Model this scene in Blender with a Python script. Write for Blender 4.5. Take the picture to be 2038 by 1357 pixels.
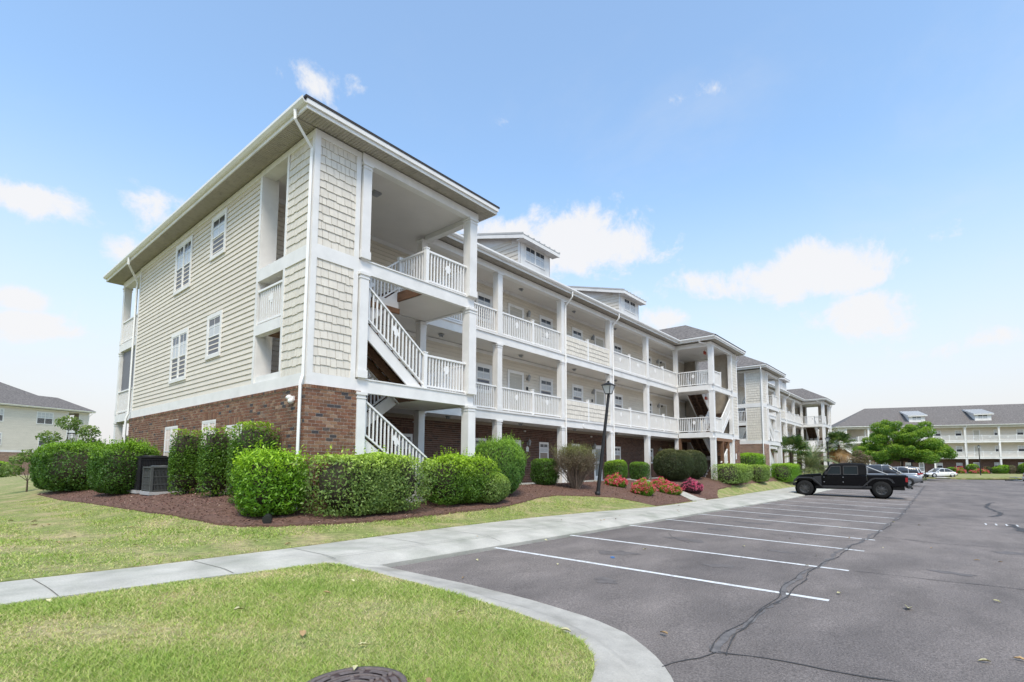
import bpy, bmesh, math, random
import numpy as np
from mathutils import Vector, Matrix, geometry
random.seed(7); rng = np.random.default_rng(7)
S = bpy.context.scene
COL = S.collection
PI = math.pi
for o in list(bpy.data.objects): bpy.data.objects.remove(o)

# ------------------------------------------------------------------ camera, sky, sun, exposure
YAW, PITCH, ROLL = 0.8944, 0.0853, 0.0011
EYE = Vector((-5.7228, -11.1438, 0.9098))
fw = Vector((math.sin(YAW)*math.cos(PITCH), math.cos(YAW)*math.cos(PITCH), math.sin(PITCH)))
rt = Vector((math.cos(YAW), -math.sin(YAW), 0)); up = rt.cross(fw)
r2 = rt*math.cos(ROLL)+up*math.sin(ROLL); u2 = up*math.cos(ROLL)-rt*math.sin(ROLL)
cd = bpy.data.cameras.new('camera'); cam = bpy.data.objects.new('camera', cd); COL.objects.link(cam)
cam.matrix_world = Matrix(((r2.x, u2.x, -fw.x, EYE.x), (r2.y, u2.y, -fw.y, EYE.y), (r2.z, u2.z, -fw.z, EYE.z), (0, 0, 0, 1)))
cd.sensor_fit = 'HORIZONTAL'; cd.sensor_width = 36; cd.lens = 17.858
cd.shift_x = -0.01898; cd.shift_y = 0.07906; cd.clip_start = 0.1; cd.clip_end = 3000
S.camera = cam

SUN_EL, SUN_AZ = math.radians(56), math.radians(222)      # azimuth clockwise from +Y
sun_dir = Vector((math.sin(SUN_AZ)*math.cos(SUN_EL), math.cos(SUN_AZ)*math.cos(SUN_EL), math.sin(SUN_EL)))
W = bpy.data.worlds.new('World'); S.world = W; W.use_nodes = True
nt = W.node_tree; nt.nodes.clear()
def wn(t, **k):
    n = nt.nodes.new(t)
    for a, b in k.items(): setattr(n, a, b)
    return n
def wl(a, b): nt.links.new(a, b)
def wmath(op, a, b=None, clamp=False):
    n = wn('ShaderNodeMath', operation=op, use_clamp=clamp)
    for i, x in enumerate((a, b)):
        if x is None: continue
        if isinstance(x, (int, float)): n.inputs[i].default_value = x
        else: wl(x, n.inputs[i])
    return n.outputs[0]
sky = wn('ShaderNodeTexSky', sky_type='NISHITA', sun_disc=False, sun_elevation=SUN_EL, sun_rotation=SUN_AZ,
         altitude=0, air_density=1.0, dust_density=1.0, ozone_density=2.2)
geo = wn('ShaderNodeTexCoord'); sep = wn('ShaderNodeSeparateXYZ'); wl(geo.outputs['Generated'], sep.inputs[0])
el = wmath('MAXIMUM', sep.outputs[2], 0.0)
# flat cloud layer coordinates
den = wmath('ADD', el, 0.16)
cx_ = wmath('DIVIDE', sep.outputs[0], den); cy_ = wmath('DIVIDE', sep.outputs[1], den)
cmb = wn('ShaderNodeCombineXYZ'); wl(cx_, cmb.inputs[0]); wl(cy_, cmb.inputs[1])
def noise(vec, scale, detail, rough, off):
    m = wn('ShaderNodeMapping'); m.inputs['Location'].default_value = off; wl(vec, m.inputs[0])
    n = wn('ShaderNodeTexNoise'); n.inputs['Scale'].default_value = scale; n.inputs['Detail'].default_value = detail
    n.inputs['Roughness'].default_value = rough; n.inputs['Distortion'].default_value = 0.25; wl(m.outputs[0], n.inputs['Vector'])
    return n.outputs['Fac']
n1 = noise(cmb.outputs[0], 1.5, 9, 0.62, (3.1, 1.7, 0.4))
n2 = noise(geo.outputs['Generated'], 11.0, 12, 0.66, (0.3, 0.7, 5.0))
# banks of fair-weather cloud, each a direction on the sky with an angular spread (az, elevation, half widths, weight)
BANKS = [(26.4, 36.5, 3.8, 1.2, 0.62), (29.5, 36.5, 1.6, 0.6, 0.5), (47.2, 35.5, 1.5, 0.9, 0.42), (68.3, 36.2, 3.8, 0.7, 0.42), (54.9, 23.9, 8.6, 2.2, 1), (59.5, 24.3, 4.5, 2.0, 1), (48.4, 25.3, 4.1, 1.2, 0.9), (79.2, 18.6, 5.6, 1.8, 1),
         (82.7, 17.4, 3.3, 1.1, 0.9), (75.4, 18.2, 5.1, 1.1, 0.8), (85.0, 13.9, 4.2, 1.6, 1), (70.4, 18.8, 6.5, 1.8, 0.6), (6.0, 20.8, 2.6, 1.0, 0.9), (14.4, 22.9, 2.5, 1.4, 0.8), (11.7, 18.3, 1.4, 1.0, 0.8), (5.1, 13.2, 1.4, 0.7, 0.9),
         (6.6, 10.9, 2.6, .9, .85), (9.9, 9.0, 2.6, .7, 0.6), (94.4, 10.6, 1.8, 0.8, 0.9), (66.6, 15.8, 2.4, 1.2, 0.95), (90.1, 10.0, 2.0, 0.8, 0.6), (90.7, 19.6, 1.7, 0.5, 0.35), (76.0, 32.8, 2.2, 0.5, 0.35),
         (120, 17, 7, 2, .9), (150, 24, 6, 2, .8), (190, 14, 8, 2, .9), (230, 22, 7, 2, .9), (265, 16, 8, 2, .9), (300, 22, 6, 2, .8), (335, 14, 7, 2, .9)]
total = None
azn = wmath('MULTIPLY', wmath('ARCTAN2', sep.outputs[0], sep.outputs[1]), 180/PI)
eln = wmath('MULTIPLY', wmath('ARCSINE', sep.outputs[2]), 180/PI)
for a, e, wa, we, g in BANKS:
    da = wmath('WRAP', wmath('SUBTRACT', azn, a), 180.0)
    nt.nodes[-1].inputs[2].default_value = -180.0
    qa = wmath('POWER', wmath('ABSOLUTE', wmath('DIVIDE', da, wa*1.35)), 2.0)
    qe = wmath('POWER', wmath('ABSOLUTE', wmath('DIVIDE', wmath('SUBTRACT', eln, e), we*1.35)), 2.0)
    b = wmath('MULTIPLY', wmath('EXPONENT', wmath('MULTIPLY', wmath('ADD', qa, qe), -0.7)), g)
    total = b if total is None else wmath('MAXIMUM', total, b)
dens = wmath('ADD', wmath('MULTIPLY', total, 0.80), wmath('MULTIPLY', wmath('SUBTRACT', n2, 0.5), 1.7))
mr = wn('ShaderNodeMapRange', interpolation_type='SMOOTHSTEP'); wl(dens, mr.inputs[0]); mr.inputs[1].default_value = 0.30; mr.inputs[2].default_value = 0.66
mr.inputs[4].default_value = 0.95
mr2 = wn('ShaderNodeMapRange', interpolation_type='SMOOTHSTEP'); wl(n1, mr2.inputs[0]); mr2.inputs[1].default_value = 0.5; mr2.inputs[2].default_value = 0.85; mr2.inputs[4].default_value = 0.22
hz = wn('ShaderNodeMapRange', interpolation_type='SMOOTHSTEP'); wl(el, hz.inputs[0])
hz.inputs[1].default_value = 0.54; hz.inputs[2].default_value = 0.0; hz.inputs[3].default_value = 0.14; hz.inputs[4].default_value = 1.0
m0 = wn('ShaderNodeMix', data_type='RGBA'); wl(hz.outputs[0], m0.inputs[0])
tint = wn('ShaderNodeMix', data_type='RGBA', blend_type='MULTIPLY'); tint.inputs[0].default_value = 1.0
wl(sky.outputs[0], tint.inputs[6]); tint.inputs[7].default_value = (1.62, 2.02, 2.06, 1)
wl(tint.outputs[2], m0.inputs[6]); m0.inputs[7].default_value = (5.25, 5.15, 5.15, 1)
m1 = wn('ShaderNodeMix', data_type='RGBA'); wl(mr2.outputs[0], m1.inputs[0]); wl(m0.outputs[2], m1.inputs[6]); m1.inputs[7].default_value = (5.2, 5.2, 5.2, 1)
m2 = wn('ShaderNodeMix', data_type='RGBA'); wl(mr.outputs[0], m2.inputs[0]); wl(m1.outputs[2], m2.inputs[6]); m2.inputs[7].default_value = (5.6, 5.6, 5.7, 1)
bg = wn('ShaderNodeBackground'); wl(m2.outputs[2], bg.inputs[0]); bg.inputs[1].default_value = 0.14
wo = wn('ShaderNodeOutputWorld'); wl(bg.outputs[0], wo.inputs[0])
ld = bpy.data.lights.new('sun', 'SUN'); ld.energy = 2.7; ld.angle = math.radians(16); ld.color = (1.0, 0.89, 0.74)
sun = bpy.data.objects.new('sun', ld); COL.objects.link(sun)
sun.rotation_euler = sun_dir.to_track_quat('Z', 'Y').to_euler(); sun.location = (0, 0, 60)
S.view_settings.view_transform = 'Standard'; S.view_settings.look = 'None'; S.view_settings.gamma = 1.0
S.view_settings.exposure = 0.24; S.view_settings.use_curve_mapping = False
S.render.engine = 'CYCLES'; S.cycles.max_bounces = 6; S.cycles.diffuse_bounces = 4; S.cycles.use_denoising = True

# ------------------------------------------------------------------ materials
def mat(name, col, rough=0.7, var=0.12, scale=3.0, bump=0.0, bscale=40.0, rnd=0.0, spec=0.4, metal=0.0, ramp=None, col2=None, c2scale=1.5, c2lo=.45, c2hi=.65, stretch=None, coat=0.0, speck=0.0):
    m = bpy.data.materials.new(name); m.use_nodes = True; t = m.node_tree; b = t.nodes['Principled BSDF']
    b.inputs['Roughness'].default_value = rough; b.inputs['Metallic'].default_value = metal
    b.inputs['Specular IOR Level'].default_value = spec; b.inputs['Coat Weight'].default_value = coat
    L = t.links.new
    tc = t.nodes.new('ShaderNodeTexCoord'); gv = t.nodes.new('ShaderNodeNewGeometry')
    vec = gv.outputs['Position']
    if stretch:
        mp = t.nodes.new('ShaderNodeMapping'); mp.inputs['Scale'].default_value = stretch; L(vec, mp.inputs[0]); vec = mp.outputs[0]
    cur = None
    if rnd or ramp:
        oi = t.nodes.new('ShaderNodeObjectInfo')
        ad = t.nodes.new('ShaderNodeMath'); ad.operation = 'ADD'; L(oi.outputs['Random'], ad.inputs[0]); L(gv.outputs['Random Per Island'], ad.inputs[1])
        fr = t.nodes.new('ShaderNodeMath'); fr.operation = 'FRACT'; L(ad.outputs[0], fr.inputs[0]); rv = fr.outputs[0]
    if ramp:
        cr = t.nodes.new('ShaderNodeValToRGB'); e = cr.color_ramp.elements
        while len(e) < len(ramp): e.new(0.5)
        for i, (p, c) in enumerate(ramp): e[i].position = p; e[i].color = (*c, 1)
        L(rv, cr.inputs[0]); cur = cr.outputs[0]
    else:
        rg = t.nodes.new('ShaderNodeRGB'); rg.outputs[0].default_value = (*col, 1); cur = rg.outputs[0]
    if col2:
        n = t.nodes.new('ShaderNodeTexNoise'); n.inputs['Scale'].default_value = c2scale; n.inputs['Detail'].default_value = 5; L(vec, n.inputs['Vector'])
        mr = t.nodes.new('ShaderNodeMapRange'); mr.inputs[1].default_value = c2lo; mr.inputs[2].default_value = c2hi; L(n.outputs[0], mr.inputs[0])
        mx = t.nodes.new('ShaderNodeMix'); mx.data_type = 'RGBA'; L(mr.outputs[0], mx.inputs[0]); L(cur, mx.inputs[6]); mx.inputs[7].default_value = (*col2, 1); cur = mx.outputs[2]
    hs = t.nodes.new('ShaderNodeHueSaturation'); L(cur, hs.inputs['Color'])
    n = t.nodes.new('ShaderNodeTexNoise'); n.inputs['Scale'].default_value = scale; n.inputs['Detail'].default_value = 6; n.inputs['Roughness'].default_value = .6; L(vec, n.inputs['Vector'])
    mr = t.nodes.new('ShaderNodeMapRange'); mr.inputs[1].default_value = .3; mr.inputs[2].default_value = .7; mr.inputs[3].default_value = 1-var; mr.inputs[4].default_value = 1+var; L(n.outputs[0], mr.inputs[0])
    val = mr.outputs[0]
    if rnd:
        r2_ = t.nodes.new('ShaderNodeMapRange'); r2_.inputs[3].default_value = 1-rnd; r2_.inputs[4].default_value = 1+rnd; L(rv, r2_.inputs[0])
        mu = t.nodes.new('ShaderNodeMath'); mu.operation = 'MULTIPLY'; L(val, mu.inputs[0]); L(r2_.outputs[0], mu.inputs[1]); val = mu.outputs[0]
    L(val, hs.inputs['Value']); L(hs.outputs[0], b.inputs['Base Color'])
    if speck:
        sn = t.nodes.new('ShaderNodeTexNoise'); sn.inputs['Scale'].default_value = 55; sn.inputs['Detail'].default_value = 3; sn.inputs['Roughness'].default_value = .7; L(gv.outputs['Position'], sn.inputs['Vector'])
        sm = t.nodes.new('ShaderNodeMapRange'); sm.inputs[1].default_value = .25; sm.inputs[2].default_value = .75; sm.inputs[3].default_value = 1-speck*2; sm.inputs[4].default_value = 1+speck*2; L(sn.outputs[0], sm.inputs[0])
        mu = t.nodes.new('ShaderNodeMath'); mu.operation = 'MULTIPLY'; L(val, mu.inputs[0]); L(sm.outputs[0], mu.inputs[1]); L(mu.outputs[0], hs.inputs['Value'])
    if bump:
        nb = t.nodes.new('ShaderNodeTexNoise'); nb.inputs['Scale'].default_value = bscale; nb.inputs['Detail'].default_value = 4; L(vec, nb.inputs['Vector'])
        bp = t.nodes.new('ShaderNodeBump'); bp.inputs['Strength'].default_value = bump; bp.inputs['Distance'].default_value = .02; L(nb.outputs[0], bp.inputs['Height']); L(bp.outputs[0], b.inputs['Normal'])
    return m
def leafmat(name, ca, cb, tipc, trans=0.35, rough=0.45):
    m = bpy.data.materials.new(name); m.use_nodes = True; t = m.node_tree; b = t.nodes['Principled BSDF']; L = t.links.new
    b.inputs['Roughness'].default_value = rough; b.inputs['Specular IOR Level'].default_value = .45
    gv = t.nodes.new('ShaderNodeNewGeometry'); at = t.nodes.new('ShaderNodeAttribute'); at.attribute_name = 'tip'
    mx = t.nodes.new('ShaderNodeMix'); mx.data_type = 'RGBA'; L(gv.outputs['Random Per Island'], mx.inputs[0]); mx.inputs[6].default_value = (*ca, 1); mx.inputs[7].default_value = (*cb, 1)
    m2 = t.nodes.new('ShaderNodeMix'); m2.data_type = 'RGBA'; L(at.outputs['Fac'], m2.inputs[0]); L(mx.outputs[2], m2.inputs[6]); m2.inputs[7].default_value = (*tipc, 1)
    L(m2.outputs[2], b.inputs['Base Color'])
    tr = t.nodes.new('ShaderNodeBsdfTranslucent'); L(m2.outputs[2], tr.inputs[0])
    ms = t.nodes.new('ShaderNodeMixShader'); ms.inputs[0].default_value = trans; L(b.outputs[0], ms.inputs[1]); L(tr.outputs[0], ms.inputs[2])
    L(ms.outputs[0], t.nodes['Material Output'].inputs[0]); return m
M = {}
M['white'] = mat('white_paint', (.76, .74, .715), .55, .06, 2.0, .08, 60, col2=(.60, .59, .57), c2scale=1.2, c2lo=.55, c2hi=.85)
M['vinyl'] = mat('white_vinyl', (.79, .775, .755), .4, .04, 3.0)
M['siding'] = mat('cream_siding', (.67, .61, .522), .6, .05, 1.5, .12, 90, rnd=.035, stretch=(1, 1, 3))
M['shingle'] = mat('cream_shake', (.675, .625, .545), .7, .06, 6.0, .3, 60, rnd=.05, stretch=(3, 3, .6))
M['ceil'] = mat('painted_ceiling', (.68, .65, .61), .6, .06, .8)
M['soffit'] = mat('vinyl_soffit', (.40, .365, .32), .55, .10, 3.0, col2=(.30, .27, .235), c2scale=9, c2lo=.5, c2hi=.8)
M['beige'] = mat('beige_wall_backing', (.36, .31, .25), .8)  # shadow lines put into the backing colour, seen through plank and shingle gaps
BR = [(0, (.15, .066, .038)), (.25, (.21, .095, .055)), (.5, (.13, .065, .04)), (.68, (.26, .145, .085)), (.80, (.18, .10, .062)), (.9, (.33, .21, .14)), (.95, (.06, .05, .05)), (1, (.05, .045, .05))]
M['brick'] = mat('red_brown_brick', (.2, .1, .08), .85, .25, 22, .5, 70, ramp=BR)
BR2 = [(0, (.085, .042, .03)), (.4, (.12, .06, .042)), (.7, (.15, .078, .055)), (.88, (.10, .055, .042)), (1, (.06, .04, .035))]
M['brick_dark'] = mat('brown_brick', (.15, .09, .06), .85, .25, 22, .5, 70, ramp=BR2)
BR3 = [(0, (.26, .15, .10)), (.4, (.34, .21, .15)), (.7, (.22, .13, .095)), (.9, (.40, .27, .2)), (1, (.10, .075, .07))]
M['brick_tan'] = mat('tan_brick', (.3, .2, .15), .85, .25, 22, .5, 70, ramp=BR3)
M['mortar'] = mat('mortar', (.70, .59, .51), .95, .12, 15)
M['mortar_dark'] = mat('dark_mortar_joint', (.30, .24, .19), .95, .15, 15)  # darker mortar for the gallery brick
M['roof'] = mat('asphalt_shingle_roof', (.20, .178, .165), .95, .35, 6.0, .6, 14, speck=.2, col2=(.12, .108, .10), c2scale=5, c2lo=.4, c2hi=.6, stretch=(1, 1, 4))
M['drip'] = mat('dark_shingle_edge', (.05, .045, .045), .9)
M['metal_roof'] = mat('galvanised_roof', (.44, .435, .425), .6, .08, 2.0, spec=.3)
M['wood'] = mat('treated_timber', (.17, .09, .05), .8, .35, 5, .3, 40, rnd=.3, stretch=(1, 1, 6))
M['wood_dark'] = mat('weathered_stair_wood', (.10, .06, .04), .85, .35, 6, .3, 40, rnd=.4)
M['glass_dark'] = mat('dark_window_glass', (.04, .045, .055), .08, .1, 2, spec=.5)
M['glass_blind'] = mat('window_glass_with_blind', (.50, .51, .52), .12, .12, 3, spec=.6, stretch=(.3, .3, 14))
M['screen'] = mat('insect_screen', (.13, .13, .15), .5, .1, 3)
M['door'] = mat('beige_painted_door', (.46, .43, .37), .5, .05, 2)
M['storm'] = mat('storm_door_glass', (.28, .29, .28), .15, .1, 2, spec=.6)
M['black'] = mat('black_metal', (.018, .018, .02), .45, .2, 8)
M['red'] = mat('red_plastic', (.35, .05, .03), .4, .1, 5)
M['grey'] = mat('grey_metal', (.33, .34, .35), .45, .1, 5, metal=.2)
M['concrete'] = mat('concrete_walk', (.48, .455, .40), .9, .16, 1.6, .3, 60, speck=.08, col2=(.33, .33, .27), c2scale=1.1, c2lo=.46, c2hi=.74)
M['kerb'] = mat('kerb_concrete', (.44, .41, .36), .9, .16, 3.0, .4, 70, col2=(.27, .25, .21), speck=.06, c2scale=1.6, c2lo=.5, c2hi=.75)
M['joint'] = mat('walk_joint_dirt', (.13, .12, .10), .95, .3, 9)
M['slab'] = mat('porch_slab', (.40, .40, .40), .9, .12, 2)
M['asphalt'] = mat('worn_asphalt', (.218, .186, .168), .9, .20, 1.6, .9, 90, col2=(.158, .136, .126), c2scale=.5, c2lo=.38, c2hi=.66, stretch=(.5, 1, 1), speck=.32)
M['patch'] = mat('crack_sealer', (.06, .056, .055), .7, .35, 20, .6, 90)
M['stripe'] = mat('white_road_paint', (.68, .68, .67), .8, .12, 9, .3, 120, col2=(.34, .33, .32), c2scale=16, c2lo=.54, c2hi=.72)
M['lawn'] = mat('lawn_thatch', (.21, .24, .07), .95, .35, 9, .5, 60, speck=.15, col2=(.38, .31, .16), c2scale=1.3, c2lo=.42, c2hi=.68)
M['mulch'] = mat('mulch_ground', (.15, .083, .058), .95, .4, 14, .9, 60, col2=(.15, .085, .065), c2scale=3)
M['chip'] = mat('bark_chips', (.14, .07, .055), .9, .3, 20, ramp=[(0, (.07, .035, .03)), (.4, (.17, .083, .066)), (.75, (.24, .125, .10)), (.93, (.32, .20, .16)), (1, (.5, .38, .3))])
M['bark'] = mat('bark', (.085, .062, .045), .95, .35, 12, .8, 40)
M['stems_dark_core'] = mat('stems_and_shade_core', (.045, .038, .024), .95, .4, 16, .6, 40)  # for stems and the added dark core that stands in for inner shade
M['twig'] = mat('dry_twigs', (.20, .15, .115), .95, .3, 12, rnd=.35)
M['dryleaf'] = mat('dry_leaf', (.35, .23, .11), .8, .3, 12, rnd=.4)
M['rust'] = mat('rusty_iron', (.115, .082, .078), .8, .3, 18, .5, 60, metal=.15, col2=(.16, .10, .085), c2scale=7)
M['base'] = mat('distant_ground', (.14, .16, .06), .95, .2, .1)
def grassmat():
    m = leafmat('grass_blade', (.17, .30, .035), (.50, .61, .13), (.76, .63, .34), .3, .6); return m
M['grass'] = grassmat()
M['leaf_dark'] = leafmat('glossy_dark_leaf', (.035, .10, .012), (.10, .21, .024), (.32, .56, .03))
M['leaf_mid'] = leafmat('hedge_leaf', (.05, .13, .012), (.15, .28, .028), (.52, .76, .04))
M['leaf_bright'] = leafmat('bright_leaf', (.08, .21, .012), (.20, .40, .025), (.50, .76, .04))
M['leaf_grey'] = leafmat('sage_leaf', (.09, .17, .03), (.30, .42, .11), (.56, .76, .09))
M['leaf_feather'] = leafmat('feathery_leaf', (.06, .16, .03), (.18, .34, .06), (.38, .62, .06))
M['leaf_olive'] = leafmat('olive_leaf', (.035, .055, .02), (.085, .115, .038), (.22, .21, .06))
M['leaf_dead'] = leafmat('faded_leaf', (.16, .13, .07), (.24, .2, .13), (.22, .24, .07))
M['leaf_palm'] = leafmat('palm_leaf', (.03, .085, .018), (.09, .18, .04), (.24, .30, .08))
M['leaf_brown'] = leafmat('dead_palm_leaf', (.28, .15, .05), (.42, .25, .09), (.4, .3, .15))
M['flower'] = leafmat('coral_petals', (.58, .022, .045), (.80, .075, .12), (.88, .30, .34), .3)
M['flower_pink'] = leafmat('magenta_petals', (.66, .05, .16), (.80, .13, .26), (.8, .25, .35), .3)
M['leaf_purple'] = leafmat('purple_leaf', (.05, .02, .025), (.10, .05, .05), (.16, .08, .07))
M['paint_black'] = mat('black_car_paint', (.003, .003, .004), .10, .1, 2, spec=.22)
M['plastic'] = mat('black_trim_plastic', (.026, .026, .027), .5, .1, 6)
M['canvas'] = mat('black_soft_top', (.008, .008, .009), .85, .2, 6, spec=.2)
M['tyre'] = mat('tyre_rubber', (.013, .013, .013), .85, .2, 10, spec=.25)
M['paint_grey'] = mat('grey_car_paint', (.22, .23, .25), .2, .05, 2, spec=.6, coat=.5, metal=.4)
M['paint_silver'] = mat('silver_car_paint', (.55, .56, .58), .2, .05, 2, spec=.6, coat=.5, metal=.3)
M['paint_white'] = mat('white_car_paint', (.75, .75, .76), .2, .04, 2, spec=.6, coat=.5)
M['chrome'] = mat('bare_metal', (.6, .6, .6), .25, .05, 3, metal=.9)
M['tail'] = mat('tail_light_lens', (.30, .012, .015), .2, .1, 3)
M['head'] = mat('clear_lamp_lens', (.7, .7, .72), .1, .1, 3)
M['green_sign'] = mat('green_sign', (.02, .16, .10), .4, .1, 3)
M['glass_car'] = mat('tinted_car_glass', (.012, .018, .02), .12, .1, 2, spec=.2)
M['glass_sky'] = mat('car_windscreen', (.05, .06, .065), .04, .1, 2, spec=1.0)
M['chrome_dark'] = mat('window_surround', (.06, .058, .056), .4, .1, 3)
M['ac_grey'] = mat('grey_ac_paint', (.075, .08, .08), .5, .1, 5)
M['iron'] = mat('worn_iron_relief', (.15, .12, .112), .7, .25, 18, .4, 60, metal=.15)
M['blue_scrap'] = mat('blue_litter', (.06, .18, .42), .6, .1, 5)
M['teal'] = mat('teal_reflection', (.10, .42, .36), .5, .1, 4)  # colour of the painted window reflection on the pickup

# ------------------------------------------------------------------ mesh helper
class MB:
    """collects faces in a local frame (a along u, b along n, z up) and links them as one mesh"""
    def __init__(s, o=(0, 0, 0), u=(1, 0, 0), n=(0, 1, 0), mirror=None):
        s.v = []; s.f = []; s.m = []; s.o = Vector(o); s.u = Vector(u); s.n = Vector(n); s.mi = 0; s.mirror = mirror; s.sm = []
    def P(s, p):
        q = s.o+s.u*p[0]+s.n*p[1]; q.z += p[2]
        if s.mirror is not None: q.x = s.mirror-q.x
        return q
    def add(s, pts, faces, smooth=False):
        k = len(s.v); s.v += [s.P(p) for p in pts]
        for f in faces: s.f.append([k+i for i in f]); s.m.append(s.mi); s.sm.append(smooth)
    def box(s, x0, x1, y0, y1, z0, z1):
        s.hexa([(x0, y0, z0), (x1, y0, z0), (x1, y1, z0), (x0, y1, z0), (x0, y0, z1), (x1, y0, z1), (x1, y1, z1), (x0, y1, z1)])
    def hexa(s, p): s.add(p, [(3, 2, 1, 0), (4, 5, 6, 7), (0, 1, 5, 4), (1, 2, 6, 5), (2, 3, 7, 6), (3, 0, 4, 7)])
    def prism(s, prof, y0, y1):
        n = len(prof)
        s.add([(x, y0, z) for x, z in prof]+[(x, y1, z) for x, z in prof],
              [tuple(range(n)), tuple(range(2*n-1, n-1, -1))]+[(i, i+n, (i+1) % n+n, (i+1) % n) for i in range(n)])
    def tube(s, pts, r, n=8, smooth=True):
        pts = [Vector(p) for p in pts]; k = len(pts); V = []
        for i, p in enumerate(pts):
            d = (pts[min(i+1, k-1)]-pts[max(i-1, 0)]).normalized()
            a = d.cross(Vector((0, 0, 1)) if abs(d.z) < .95 else Vector((1, 0, 0))).normalized(); b = d.cross(a)
            rr = r[i] if isinstance(r, (list, tuple)) else r
            V += [p+(a*math.cos(2*PI*j/n)+b*math.sin(2*PI*j/n))*rr for j in range(n)]
        F = [(i*n+j, i*n+(j+1) % n, (i+1)*n+(j+1) % n, (i+1)*n+j) for i in range(k-1) for j in range(n)]
        s.add(V, F, smooth); s.add(V[:n], [tuple(range(n-1, -1, -1))]); s.add(V[-n:], [tuple(range(n))])
    def lathe(s, c, prof, n=16, axis='z'):
        V = []
        for r, h in prof:
            for j in range(n):
                a = 2*PI*j/n; x, y = r*math.cos(a), r*math.sin(a)
                V.append((c[0]+x, c[1]+y, c[2]+h) if axis == 'z' else (c[0]+x, c[1]+h, c[2]+y))
        s.add(V, [(i*n+j, i*n+(j+1) % n, (i+1)*n+(j+1) % n, (i+1)*n+j) for i in range(len(prof)-1) for j in range(n)], True)
    def mesh(s, name, mats):
        me = bpy.data.meshes.new(name); me.from_pydata([tuple(v) for v in s.v], [], s.f)
        for m in (mats if isinstance(mats, (list, tuple)) else [mats]): me.materials.append(M[m] if isinstance(m, str) else m)
        if any(s.m): me.polygons.foreach_set('material_index', s.m)
        if any(s.sm): me.polygons.foreach_set('use_smooth', s.sm)
        me.update(); return me
    def objs(s, name, mats, parent=None):
        """each piece (8-cornered solid) an object of its own"""
        for k in range(0, len(s.v), 8):
            me = bpy.data.meshes.new(name); me.from_pydata([tuple(v) for v in s.v[k:k+8]], [], [[i-k for i in f] for f in s.f[k//8*6:k//8*6+6]])
            me.materials.append(M[mats]); link(name, me, parent)
    def obj(s, name, mats, parent=None, bevel=0):
        if not s.f: return None
        o = link(name, s.mesh(name, mats), parent)
        if bevel:
            b = o.modifiers.new('bevel', 'BEVEL'); b.width = bevel; b.segments = 2; b.limit_method = 'ANGLE'
        return o
def link(name, me, parent=None):
    o = bpy.data.objects.new(name, me); COL.objects.link(o)
    if parent is not None: o.parent = parent
    return o
def thing(name, label, cat, loc=(0, 0, 0), rz=0, group=None):
    o = bpy.data.objects.new(name, None); COL.objects.link(o); o.location = loc; o.rotation_euler = (0, 0, rz); o.empty_display_size = .2
    return tag(o, label, cat, group)
def tag(o, label, cat, group=None):
    o['label'] = label; o['category'] = cat
    if group: o['group'] = group
    return o
def struct(o): o['kind'] = 'structure'; return o
def stuff(o):
    if o: o['kind'] = 'stuff'
    return o
def ss(t): t = min(max(t, 0.0), 1.0); return t*t*(3-2*t)

# ------------------------------------------------------------------ ground levels
def zA(x, y): return -.6768-.0123*min(x, 26)+.0235*(min(max(y, -14), -4)+7)
def zG(x, y):
    e = -.45-.0123*min(max(x, -5), 26)
    if x > 62: return e+.0
    return e+(.10-e)*ss((y+2.9)/(5.2-1.6*ss((x-20)/6)))*ss((x+4.2)/4.2) if y < 40 else e+(.05-e)*ss((x+4.2)/4.2)*ss((60-y)/20)
def inside(P, poly):
    P = np.asarray(P); x, y = P[:, 0], P[:, 1]; c = np.zeros(len(P), bool); n = len(poly)
    for i in range(n):
        x0, y0 = poly[i]; x1, y1 = poly[(i+1) % n]
        if y0 == y1: continue
        t = (y0 > y) != (y1 > y); c ^= t & (x < (x1-x0)*(y-y0)/(y1-y0)+x0)
    return c
def dens(poly, d):
    out = []
    for i in range(len(poly)):
        a, b = Vector(poly[i]), Vector(poly[(i+1) % len(poly)]); n = max(1, int((b-a).length/d))
        out += [tuple(a.lerp(b, k/n)) for k in range(n)]
    return out
def sheet(name, poly, zf, step, m, skirt=0.0, near=None):
    """a ground sheet that follows zf inside poly"""
    pl = dens(poly, step)
    A = np.array(pl); lo, hi = A.min(0), A.max(0)
    gx, gy = np.meshgrid(np.arange(lo[0], hi[0], step), np.arange(lo[1], hi[1], step)); G = np.stack([gx.ravel()+.013, gy.ravel()+.017], 1)
    if near:
        G = G[(np.hypot(G[:, 0]-EYE.x, G[:, 1]-EYE.y) < near)]
    G = G[inside(G, pl)] if len(G) else G
    V = [Vector(p) for p in pl]+[Vector(p) for p in G]
    n = len(pl)
    v, e, f, *_ = geometry.delaunay_2d_cdt(V, [(k, (k+1) % n) for k in range(n)], [], 1, 1e-5)
    vv = [(p.x, p.y, zf(p.x, p.y)) for p in v]; ff = [list(t) for t in f]
    if skirt:
        k = len(vv)
        rim = [(x, y, zf(x, y)) for x, y in pl]
        vv += rim+[(x, y, z-skirt) for x, y, z in rim]
        ff += [[k+i, k+(i+1) % n, k+n+(i+1) % n, k+n+i] for i in range(n)]
    me = bpy.data.meshes.new(name); me.from_pydata(vv, [], ff); me.materials.append(M[m]); me.update()
    return link(name, me)

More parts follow.
